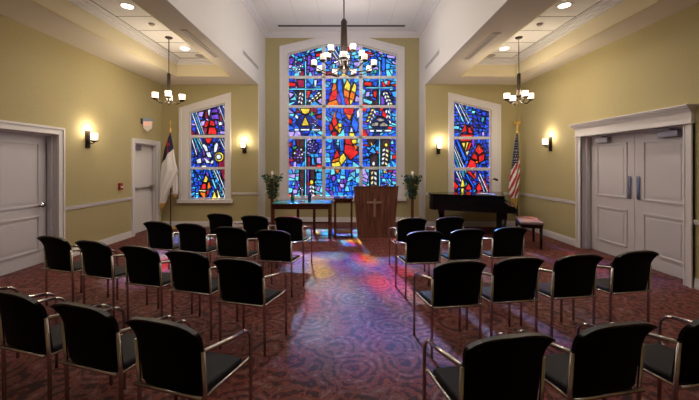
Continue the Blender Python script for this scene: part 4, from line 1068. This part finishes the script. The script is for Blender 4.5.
# ------------------------------------------------------------------ small wall things
t = thing('exit_sign', 'small exit sign projecting from the wall above the push bar door', 'sign', (XL, 340/42.3, 2.62))
MB().box(0, .045, -.03, .03, -.03, .10, .005).build('housing', m_slot, t)
MB().box(.04, .27, -.014, .014, .035, .105, .006).build('cover', m_signblue, t)
pl = MB().prism([(.035, .035), (.265, .035), (.25, -.13), (.15, -.21), (.05, -.13)], -.005, .005).build('panel', m_signwhite, t)
try:
    cu = bpy.data.curves.new('exit_text', 'FONT'); cu.body = 'EXIT'; cu.size = .105; cu.extrude = .001; cu.align_x = 'CENTER'; cu.align_y = 'CENTER'
    tmp = bpy.data.objects.new('exit_text', cu); C.objects.link(tmp)
    dg = bpy.context.evaluated_depsgraph_get(); me = bpy.data.meshes.new_from_object(tmp.evaluated_get(dg))
    bpy.data.objects.remove(tmp)
    lt_ = bpy.data.objects.new('lettering', me); C.objects.link(lt_); me.materials.clear(); me.materials.append(m_signred)
    lt_.parent = pl; lt_.location = (.15, -.0075, -.035); lt_.rotation_euler = (PI/2, 0, 0); lt_.scale = (.85, 1.25, 1)
except Exception as e: print('text', e)
t = thing('fire_alarm_switch', 'small red fire alarm box on the wall beside the exit door', 'fire alarm', (XL, 340*4.84/226.5, 1.16))
MB().box(0, .045, -.05, .05, -.075, .075, .008).build('housing', m_redbox, t)
MB().box(.045, .055, -.032, .032, -.02, .005, .003).build('pull_bar', m_flagwhite, t)

# ------------------------------------------------------------------ daylight
w = bpy.data.worlds.new('World'); sc.world = w; w.use_nodes = True
bg = w.node_tree.nodes['Background']; bg.inputs['Color'].default_value = (.84, .91, 1., 1); bg.inputs['Strength'].default_value = .86
sun = bpy.data.lights.new('sun', 'SUN'); sun.energy = 18; sun.angle = R(4.0); sun.color = (1., .95, .88)
so = bpy.data.objects.new('sun', sun); C.objects.link(so)
dv = Vector((.17, -1.0, -.70)).normalized()
so.rotation_euler = dv.to_track_quat('-Z', 'Y').to_euler(); so.location = (0, 14, 8)
for nm, X0, X1, Z0, Z1, Y_ in (('left', LW[0][0], LW[1][0], LW[0][1], LW[2][1], Y1), ('right', RW[0][0], RW[1][0], RW[0][1], RW[3][1], Y1), ('bay', CW[0][0], CW[1][0], CW[0][1], CW[3][1], Y2)):
    l = bpy.data.lights.new('window_portal_'+nm, 'AREA'); l.shape = 'RECTANGLE'; l.size = X1-X0; l.size_y = Z1-Z0; l.cycles.is_portal = True
    o = bpy.data.objects.new('window_portal_'+nm, l); C.objects.link(o); o.location = ((X0+X1)/2, Y_+.2, (Z0+Z1)/2); o.rotation_euler = (R(-90), 0, 0)

# ------------------------------------------------------------------ camera and view
cam = bpy.data.cameras.new('camera'); cam.sensor_width = 36; cam.lens = F/699*36; cam.clip_start = .05
cam.shift_x = (349.5-VX)/699; cam.shift_y = (VY-200)/699
co = bpy.data.objects.new('camera', cam); C.objects.link(co); co.location = (0, 0, H); co.rotation_euler = (R(90), 0, 0)
sc.camera = co
vs_ = sc.view_settings
vs_.view_transform = 'Standard'; vs_.look = 'None'; vs_.gamma = 1; vs_.use_curve_mapping = False; vs_.exposure = 0.72
sc.cycles.use_denoising = True
sc.cycles.max_bounces = 8; sc.cycles.diffuse_bounces = 4; sc.cycles.transparent_max_bounces = 8
sc.cycles.caustics_reflective = False; sc.cycles.sample_clamp_indirect = 6
